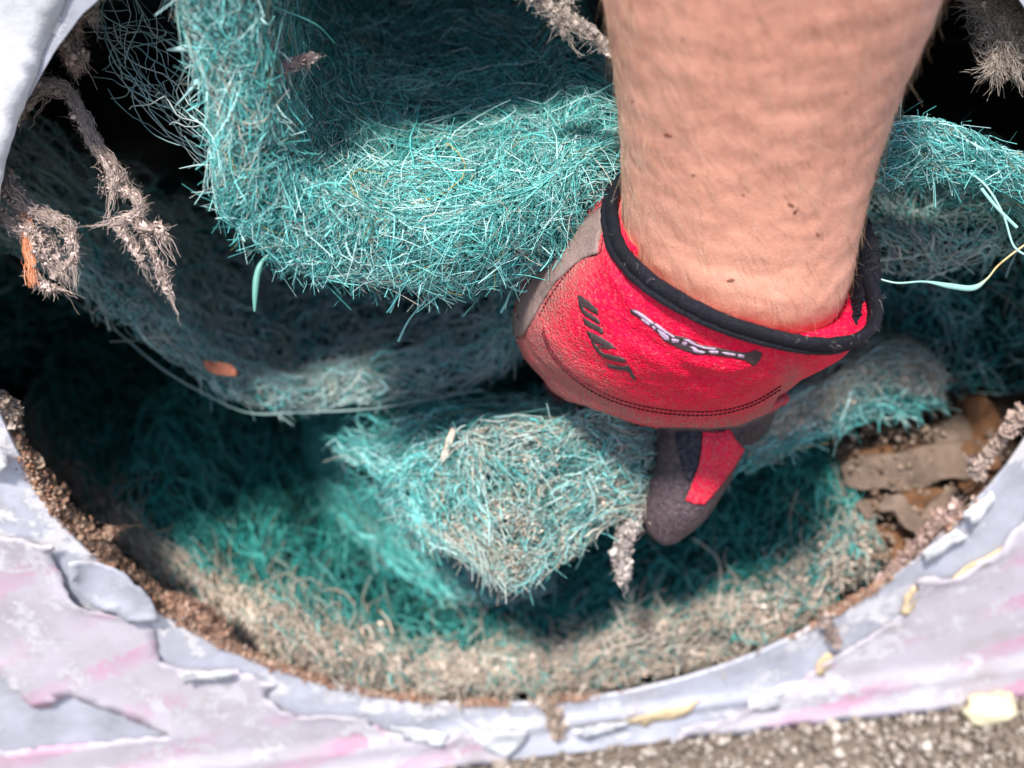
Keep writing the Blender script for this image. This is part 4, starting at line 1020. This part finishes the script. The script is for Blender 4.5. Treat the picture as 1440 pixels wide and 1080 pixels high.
def decal(name, poly, bvh, off, m, parent, step=4.0, thick=.0004, jag=0.0, seed=0, dirt=None, label=None):
    """a thin patch of material cut to an outline and laid on a curved surface"""
    poly = ragged(poly, step, jag, seed); v, f = fill_poly(poly, step)
    hit = [shoot(bvh, x, y) for x, y in v]
    ok = np.array([h[0] is not None for h in hit])
    f = f[ok[f].all(1)]
    if len(f) == 0: return None
    A_ = np.array([h[0] + h[1] * off if h[0] is not None else (0, 0, 0) for h in hit]); B_ = np.array([h[0] + h[1] * (off - thick) if h[0] is not None else (0, 0, 0) for h in hit])
    # drop faces stretched over the silhouette
    ed = np.max(np.linalg.norm(A_[f] - A_[np.roll(f, 1, 1)], axis=2), axis=1); f = f[ed < step * 4 * .3 / FPX * 1.6 + .0012]
    e = {(t[i], t[(i + 1) % 3]) for t in f for i in range(3)}
    nb = len(v); F = [list(t) for t in f] + [[t[2] + nb, t[1] + nb, t[0] + nb] for t in f]
    for i, j in e:
        if (j, i) not in e: F += [[j, i, i + nb], [j, i + nb, j + nb]]
    F = np.array(F); lab = np.arange(2 * nb)
    for _ in range(400):
        mn = lab[F].min(1); new = lab.copy(); np.minimum.at(new, F.ravel(), np.repeat(mn, 3))
        if (new == lab).all(): break
        lab = new
    fl = lab[F[:, 0]]; vals, cnt = np.unique(fl, return_counts=True); F = F[fl == vals[cnt.argmax()]]
    used = np.unique(F); re = np.full(2 * nb, -1); re[used] = np.arange(len(used))
    V = np.concatenate([A_, B_])[used]; F = re[F]
    me = np_mesh(name, V, F)
    if dirt is not None:
        at = me.attributes.new('dirt', 'FLOAT', 'POINT'); at.data.foreach_set('value', np.array(dirt(V), np.float32))
    o = link(name, me, m, parent, label=label)
    bm = bmesh.new(); bm.from_mesh(me); bmesh.ops.recalc_face_normals(bm, faces=bm.faces); bm.to_mesh(me); bm.free()
    return o
# scabs and freckles
M_SCAB = plain('scab', (.20, .07, .04), .6, .3, 900, .4)
for x, y, s, rot in [(940, 190, 5, .2), (1112, 288, 5, .5), (1118, 298, 4, -.9), (1028, 394, 5, -.2), (1045, 274, 2.2, 0), (975, 246, 2.4, 0), (1150, 330, 3, .8), (960, 55, 2.2, .3), (1190, 130, 2, 0), (890, 142, 1.8, 0)]:
    ang = np.linspace(0, 2 * math.pi, 11)[:-1]; rr = s * rng.uniform(.7, 1.2, 10)
    ex, ey = rr * np.cos(ang) * 1.15, rr * np.sin(ang) * .5
    decal('scab', np.c_[x + ex * math.cos(rot) - ey * math.sin(rot), y + ex * math.sin(rot) + ey * math.cos(rot)], arm_bvh, .00012, M_SCAB, person, 2.0, .0003)
# hairs
def arm_hairs():
    n = 7000; rows = rings[40:130]
    i = rng.integers(0, rows.shape[0] - 1, n); j = rng.integers(0, rows.shape[1], n)
    p = rows[i, j]; q = rows[i + 1, j]; nr = nrm[40:130][i, j]
    side = rows[i, (j + 1) % rows.shape[1]] - p
    p = p + rng.uniform(0, 1, (n, 1)) * (q - p) + rng.uniform(0, 1, (n, 1)) * side
    ax = q - p; ax = rows[i + 1, j] - rows[i, j]; ax /= np.linalg.norm(ax, axis=1, keepdims=True); side /= np.linalg.norm(side, axis=1, keepdims=True)
    front = np.array(nr @ _f) < -.2
    ln = rng.uniform(.003, .0105, n)
    lean = rng.uniform(.10, .34, n); sw = np.abs(rng.normal(.55, .35, n)) * np.sign(side @ _r) * 1.0
    d = ax * .8 + side * sw[:, None] + nr * lean[:, None]; d /= np.linalg.norm(d, axis=1, keepdims=True)
    m = 5; pts = np.zeros((n, m, 3)); pts[:, 0] = p - nr * .0002; bend = rng.normal(0, .12, (n, 3))
    for k in range(1, m):
        d = d - nr * .09 + bend * .4; d /= np.linalg.norm(d, axis=1, keepdims=True)
        pts[:, k] = pts[:, k - 1] + d * (ln / (m - 1))[:, None]
        # keep above the skin
    col = np.array([(.34, .19, .10), (.56, .38, .23), (.74, .56, .40), (.16, .085, .05)])[rng.choice(4, n, p=[.27, .30, .33, .10])]
    V, F, C = tubes(pts, rng.uniform(.000022, .000042, n), 3, col, .3)
    link('arm_hair', np_mesh('arm_hair', V, F, C), M_HAIR, person, kind='stuff')
arm_hairs()

# -- glove: cuff, hand, four fingers curled behind the gripped pad, thumb in front; grown into one skin
GL = [
    (1040, 350, .285, (180, 54, .0), (-14, 122, -.026), 2.4),
    (1010, 378, .293, (188, 55, .0), (-16, 127, -.026), 2.25),
    (968, 412, .304, (194, 50, .0), (-18, 126, -.023), 2.15),
    (926, 455, .320, (193, 42, .0), (-10, 117, -.019), 2.1),
    (905, 490, .338, (181, 38, .0), (0, 105, -.014), 2.1),
    (903, 510, .357, (166, 34, .0), (0, 86, -.008), 2.1),
    (912, 528, .380, (142, 30, .0), (2, 64, -.002), 2.2),
    (918, 540, .398, (122, 27, .0), (2, 46, .0), 2.2)]
gr = loft(GL, 96, 80)
gn = gr - gr.mean(1, keepdims=True); gn /= np.linalg.norm(gn, axis=2, keepdims=True)
parts = [gr.reshape(-1, 3)]; faces = loft_faces(80, 96)
def digit(pts, rad, na=20, nl=36, flat=1.0):
    """one finger: a tapering tube with rounded tip through (px, py, depth)"""
    global faces
    pts = smooth_curve(np.asarray(pts, float), nl); p = P(pts[:, 0], pts[:, 1], pts[:, 2])
    r = np.interp(np.linspace(0, 1, nl), np.linspace(0, 1, len(rad)), rad)
    t = np.linspace(0, 1, nl); tip = np.clip((t - .86) / .14, 0, 1); r = r * np.sqrt(np.maximum(1 - tip ** 2, .02))
    T = np.gradient(p, axis=0); T /= np.linalg.norm(T, axis=1, keepdims=True)
    S = np.cross(T, np.array(_f)); S /= np.linalg.norm(S, axis=1, keepdims=True); N = np.cross(T, S)
    th = np.arange(na) * 2 * math.pi / na
    V = p[:, None] + r[:, None, None] * (np.cos(th)[None, :, None] * S[:, None] + flat * np.sin(th)[None, :, None] * N[:, None])
    off = sum(len(q) for q in parts); parts.append(V.reshape(-1, 3)); faces = faces + loft_faces(nl, na, off)
# fingers go over the far side of the pad and close on it from behind
digit([(830, 525, .372), (812, 540, .40), (800, 575, .422), (806, 625, .432), (822, 660, .428)], [.0105, .0105, .0098, .009, .0078])
digit([(880, 532, .378), (866, 548, .405), (858, 590, .428), (866, 650, .438), (884, 690, .432)], [.011, .0108, .010, .0092, .008])
digit([(940, 540, .378), (930, 560, .405), (926, 605, .428), (932, 660, .437), (946, 700, .430)], [.011, .0105, .010, .009, .0078])
digit([(995, 548, .374), (992, 572, .400), (990, 615, .420), (992, 658, .428), (1000, 690, .422)], [.0098, .0094, .0086, .0078, .0068])
# thumb, camera side
digit([(1004, 520, .348), (990, 575, .355), (986, 615, .358), (977, 655, .360), (955, 702, .362), (932, 734, .364), (913, 752, .365)], [.0135, .0138, .0136, .0130, .0112, .0088, .006], 28, 48)
# web of the thumb
digit([(1062, 545, .352), (1052, 585, .364), (1040, 612, .372)], [.010, .008, .005], 20, 24)
gm = bpy.data.meshes.new('glove_raw'); gm.from_pydata(np.concatenate(parts).tolist(), [], faces)
tmp = bpy.data.objects.new('glove_raw', gm); COL.objects.link(tmp)
mod = tmp.modifiers.new('r', 'REMESH'); mod.mode = 'VOXEL'; mod.voxel_size = .0009; mod.use_smooth_shade = True
sm = tmp.modifiers.new('s', 'SMOOTH'); sm.factor = .5; sm.iterations = 6
dg = bpy.context.evaluated_depsgraph_get(); dg.update()
gme = bpy.data.meshes.new_from_object(tmp.evaluated_get(dg)); bpy.data.objects.remove(tmp)
nv = len(gme.vertices); co = np.zeros(nv * 3, np.float32); gme.vertices.foreach_get('co', co); co = co.reshape(-1, 3).astype(float)
no = np.zeros(nv * 3, np.float32); gme.vertex_normals.foreach_get('vector', no); no = no.reshape(-1, 3).astype(float)
# hollow the cuff: push the flat end of the hand down inside so the lining shows
cuff_c = P(1040, 350, np.float64(.285)); ax = P(975, 412, np.float64(.304)) - cuff_c; ax /= np.linalg.norm(ax)
h = (co - cuff_c) @ ax; rad = np.linalg.norm((co - cuff_c) - h[:, None] * ax, axis=1)
capm = (h < .0022) & ((no @ ax) < -.55)
# folds across the back of the hand
px, py = to_px(co)
def fold(x0, y0, x1, y1, wid, amp):
    d = np.array([x1 - x0, y1 - y0], float); L = np.hypot(*d); d /= L
    s = (px - x0) * d[0] + (py - y0) * d[1]; t = -(px - x0) * d[1] + (py - y0) * d[0]
    return amp * np.exp(-(t / wid) ** 2) * np.clip(np.minimum(s, L - s) / (L * .35) + .3, 0, 1) * ((s > -.2 * L) & (s < 1.2 * L))
front = (no @ _f) < 0
dsp = fold(845, 330, 905, 480, 13, .0011) + fold(872, 455, 1010, 545, 9, -.0009) + fold(880, 490, 1090, 530, 12, .0009) + fold(860, 400, 900, 470, 10, -.0008) + fold(960, 540, 1110, 515, 8, -.0007) + fold(830, 470, 900, 520, 9, .0006)
hem = np.interp(px, [725, 800, 880, 950, 1000, 1040, 1085, 1130], [520, 556, 583, 594, 596, 592, 572, 545])
dsp = dsp + .0014 * np.exp(-((py - hem) / 6.0) ** 2) - .0010 * np.exp(-((py - hem - 14) / 6.0) ** 2)
dsp = dsp * front + .0007 * fbm(co, 70, 11, 2) + .00016 * fbm(co, 420, 13, 2)
co = co + no * dsp[:, None]
co[capm] += ax * .006
gme.vertices.foreach_set('co', co.astype(np.float32).ravel()); gme.update()
def glove_dirt(V):
    x, y = to_px(V)
    edge = smooth_curve([(852, 300), (790, 375), (735, 440), (730, 470), (752, 505), (805, 548), (880, 582), (950, 597), (1040, 595), (1085, 570), (1115, 530)], 60)
    d = np.min(np.hypot(x[:, None] - edge[None, :, 0], y[:, None] - edge[None, :, 1]), axis=1)
    left = np.clip((900 - x) / 150, 0, 1)
    m = np.exp(-d / (16 + 26 * left)) * (.9 + .45 * left)
    m += .12 + .35 * np.clip((y - 600) / 40, 0, 1) + .34 * left * np.exp(-d / 60)
    return np.clip(m, 0, 1)
at = gme.attributes.new('dirt', 'FLOAT', 'POINT'); at.data.foreach_set('value', glove_dirt(co).astype(np.float32))
glove = link('glove', gme, M_RED, person)
gme.materials.clear(); gme.materials.append(M_RED); gme.materials.append(M_LEATHER)
pc = np.zeros(len(gme.polygons) * 3, np.float32); gme.polygons.foreach_get('center', pc); pc = pc.reshape(-1, 3).astype(float)
fx, fy = to_px(pc); fd = (pc - CAM) @ _f
gme.polygons.foreach_set('material_index', ((fy > np.interp(fx, [725, 880, 950, 1000, 1040, 1085, 1130], [600, 601, 601, 602, 598, 579, 552])) | (fd > .405)).astype(np.int32))
gme.update()
g_bvh = BVHTree.FromPolygons([Vector(v) for v in co.tolist()], [tuple(p.vertices) for p in gme.polygons])
zd = lambda V: np.full(len(V), .25)
# worn palm suede wrapping the left side
decal('palm_patch', [(850, 290), (845, 330), (840, 357), (820, 364), (800, 380), (778, 402), (764, 424), (752, 446), (740, 466), (728, 480), (712, 476), (715, 440), (760, 380), (815, 318)], g_bvh, .0007, M_SUEDE, glove, 4, .0012, .6, 3, lambda V: np.full(len(V), .42), 'worn grey-brown suede palm edge')
# thumb panels
thumb_red = [(986, 596), (1000, 596), (1022, 600), (1032, 618), (1044, 632), (1030, 655), (1016, 676), (1002, 694), (989, 708), (978, 707), (964, 703), (970, 688), (977, 670), (984, 650), (987, 628), (988, 610)]
decal('thumb_panel', thumb_red, g_bvh, .0009, M_RED, glove, 3.5, .0014, .35, 5, lambda V: np.full(len(V), .38), 'red back panel of the thumb')
decal('finger_gusset', [(950, 596), (986, 596), (987, 628), (983, 650), (975, 670), (970, 679), (960, 660), (953, 630)], g_bvh, .0005, M_DARK, glove, 3.5, .001, .2, 6, zd, 'dark stretch insert of the thumb')
# printed letters
def crop(pts, s, ox, oy): return [(x / s + ox, y / s + oy) for x, y in pts]
LET = [
    [(235, 180), (270, 185), (355, 250), (440, 325), (437, 380), (360, 335), (290, 290), (300, 325), (380, 378), (450, 430), (462, 470), (430, 460), (300, 375), (255, 310)],
    [(288, 408), (325, 425), (400, 470), (478, 512), (500, 560), (475, 575), (440, 545), (370, 512), (310, 475)],
    [(330, 542), (370, 558), (480, 610), (585, 675), (622, 720), (540, 710), (470, 680), (400, 650), (345, 595)],
    [(370, 640), (425, 655), (400, 668), (440, 700), (460, 742), (500, 768), (600, 790), (700, 815), (728, 855), (690, 858), (590, 838), (500, 812), (440, 760), (400, 700)],
    [(440, 690), (520, 700), (590, 715), (560, 722), (470, 712)],
    [(520, 865), (570, 880), (650, 895), (720, 898), (740, 880), (772, 930), (830, 1035), (800, 1030), (742, 945), (640, 930), (560, 912)]]
for pts in LET:
    decal('letter', crop(pts, 7.2, 780, 390), g_bvh, .00022, M_PRINT, glove, 2.5, .0004, .12, 8)
strip = [(105, 95), (160, 98), (240, 145), (320, 210), (410, 270), (500, 330), (640, 362), (760, 425), (900, 445), (1000, 470), (1100, 488), (1180, 498), (1260, 472), (1325, 505), (1300, 560), (1245, 618), (1160, 562), (1000, 532), (850, 512), (700, 508), (600, 475), (500, 430), (420, 380), (340, 292), (200, 182), (120, 132)]
decal('reflective_strip', crop(strip, 6.545, 870, 420), g_bvh, .00022, M_PRINT, glove, 2.5, .0004, .25, 9)
for pts in [
    [(130, 100), (175, 112), (260, 165), (330, 222), (318, 235), (240, 190), (165, 135)],
    [(210, 180), (250, 190), (295, 225), (290, 245), (240, 215)],
    [(325, 228), (350, 225), (430, 285), (520, 345), (510, 356), (420, 305), (350, 260)],
    [(310, 245), (340, 255), (345, 285), (325, 275)],
    [(360, 275), (410, 300), (465, 345), (470, 380), (430, 375), (380, 325)],
    [(490, 360), (560, 372), (555, 400), (500, 400)],
    [(600, 368), (650, 372), (720, 415), (800, 440), (900, 452), (890, 464), (780, 452), (690, 420)],
    [(590, 390), (635, 395), (625, 430), (585, 420)],
    [(660, 432), (700, 440), (740, 470), (800, 482), (780, 498), (700, 488)],
    [(830, 470), (920, 476), (915, 500), (850, 500)],
    [(950, 485), (1020, 492), (1080, 502), (1075, 520), (990, 512)],
    [(1100, 505), (1160, 512), (1150, 540), (1100, 530)]]:
    decal('silver_mark', crop(pts, 6.545, 870, 420), g_bvh, .00042, M_SILVER, glove, 2.2, .0005, .15, 12)
# stitched seam: two rows of stitches, each a part of the glove
def stitches(curve, gap, length, r):
    c = smooth_curve(curve, 400); s = np.r_[0, np.cumsum(np.hypot(*np.diff(c[:, :2], axis=0).T))]
    for a in np.arange(0, s[-1] - length, gap):
        q = [np.array([np.interp(x, s, c[:, 0]), np.interp(x, s, c[:, 1])]) for x in np.linspace(a, a + length, 4)]
        hp = [shoot(g_bvh, *x) for x in q]
        if any(x[0] is None for x in hp): continue
        p = np.array([x[0] + x[1] * (.00005 + (.0002 if 0 < k < 3 else 0)) for k, x in enumerate(hp)])
        if np.max(np.linalg.norm(np.diff(p, axis=0), axis=1)) > .004: continue
        V, F, C = tubes(p[None], np.array([r]), 5, None, .9)
        link('stitch', np_mesh('stitch', V, F), M_THREAD, glove)
seam = [(764, 462), (775, 490), (800, 520), (840, 548), (890, 567), (950, 577), (1010, 577), (1060, 564), (1098, 542)]
stitches(np.array(seam, float), 6.4, 4.6, .00022)
stitches(np.array(seam, float) + np.array([-1.0, 5.0]), 6.4, 4.6, .00022)
stitches(np.array([(849, 318), (847, 345), (842, 357), (818, 365), (795, 388), (772, 420), (757, 448)], float), 6.0, 4.2, .00016)
# binding round the cuff
ring = loft(GL[:1] + GL[1:2], 160, 8)[0]
outw = ring - ring.mean(0); outw /= np.linalg.norm(outw, axis=1, keepdims=True)
wob = .0009 * fbm(ring, 50, 3, 2)
def ring_tube(name, center, r1, r2, m, parent, na=160, ns=14):
    T = np.roll(center, -1, 0) - np.roll(center, 1, 0); T /= np.linalg.norm(T, axis=1, keepdims=True)
    S = -np.tile(ax, (na, 1)); S -= np.sum(S * T, 1, keepdims=True) * T; S /= np.linalg.norm(S, axis=1, keepdims=True); N = np.cross(T, S)
    th = np.arange(ns) * 2 * math.pi / ns
    V = center[:, None] + np.cos(th)[None, :, None] * S[:, None] * r1 + np.sin(th)[None, :, None] * N[:, None] * r2
    V += .00018 * np.stack([fbm(V, 500, s, 2) for s in (1, 2, 3)], -1)
    i = np.arange(na * ns).reshape(na, ns); a = i; b = np.roll(i, -1, 0)
    F = np.stack([a, np.roll(a, -1, 1), np.roll(b, -1, 1), b], -1).reshape(-1, 4)
    me = np_mesh(name, V.reshape(-1, 3), F); at = me.attributes.new('dirt', 'FLOAT', 'POINT'); at.data.foreach_set('value', np.full(na * ns, -.1, np.float32))
    return link(name, me, m, parent)
ring_tube('cuff_binding', ring + outw * (.0004 + wob)[:, None] - ax * .0010, .0022, .0015, M_TRIM, glove)
ring_tube('binding_fold', ring + outw * (.0010 + wob)[:, None] + ax * .0012, .0011, .0013, M_TRIM, glove)
def trim_fuzz():
    n = 700; k = rng.integers(0, 160, n); q = ring[k] + outw[k] * rng.uniform(-.001, .002, (n, 1)) - ax * rng.uniform(-.001, .0035, (n, 1)) - _f * .0005
    d = rng.normal(0, 1, (n, 3)); d /= np.linalg.norm(d, axis=1, keepdims=True); e = d + rng.normal(0, .7, (n, 3)); ln = rng.uniform(.0008, .0026, n)[:, None]
    V, F, C = tubes(np.stack([q, q + d * ln * .5, q + (d + e) * .5 * ln], 1), rng.uniform(.00003, .00007, n), 3, np.array([(.05, .045, .05), (.3, .26, .25), (.012, .012, .018)])[rng.choice(3, n, p=[.4, .25, .35])])
    link('binding_fuzz', np_mesh('binding_fuzz', V, F, C), M_DUST, glove, kind='stuff')
trim_fuzz()
# fuzzy hook-and-loop strap on the right of the cuff
def strap():
    c = smooth_curve(np.array([(1198, 300, .292), (1218, 345, .289), (1222, 395, .286), (1206, 445, .283), (1180, 486, .281)], float), 30)
    p = P(c[:, 0], c[:, 1], c[:, 2]); T = np.gradient(p, axis=0); T /= np.linalg.norm(T, axis=1, keepdims=True)
    S = np.tile(ax, (30, 1)); S -= np.sum(S * T, 1, keepdims=True) * T; S /= np.linalg.norm(S, axis=1, keepdims=True); N = np.cross(S, T)
    pr = np.array([(-.4, -1), (0, 1.0), (1.0, .8), (1.0, -.8)]); hw = .0075
    V = p[:, None] + S[:, None] * pr[None, :, 0, None] * hw + N[:, None] * pr[None, :, 1, None] * .0011 + .0003 * rng.normal(0, 1, (30, 4, 3))
    i = np.arange(120).reshape(30, 4); a, b = i[:-1], i[1:]
    F = np.stack([a, np.roll(a, -1, 1), np.roll(b, -1, 1), b], -1).reshape(-1, 4)
    me = np_mesh('strap', V.reshape(-1, 3), F); o = link('strap', me, M_TRIM, glove)
    n = 900; k = rng.integers(0, 29, n); q = p[k] + S[k] * rng.uniform(-.3, 1.1, (n, 1)) * hw + N[k] * .001
    d = rng.normal(0, .6, (n, 3)) + _r * .6 - _f * .3
    d /= np.linalg.norm(d, axis=1, keepdims=True); b2 = rng.normal(0, .5, (n, 3))
    ln = rng.uniform(.001, .0035, n)[:, None]
    pts = np.stack([q, q + d * ln * .5 + b2 * ln * .1, q + d * ln + b2 * ln * .4], 1)
    V, F, C = tubes(pts, rng.uniform(.00005, .0001, n), 3, np.tile((.02, .02, .03), (n, 1)))
    link('strap_fuzz', np_mesh('strap_fuzz', V, F, C), M_DUST, glove, kind='stuff')
strap()
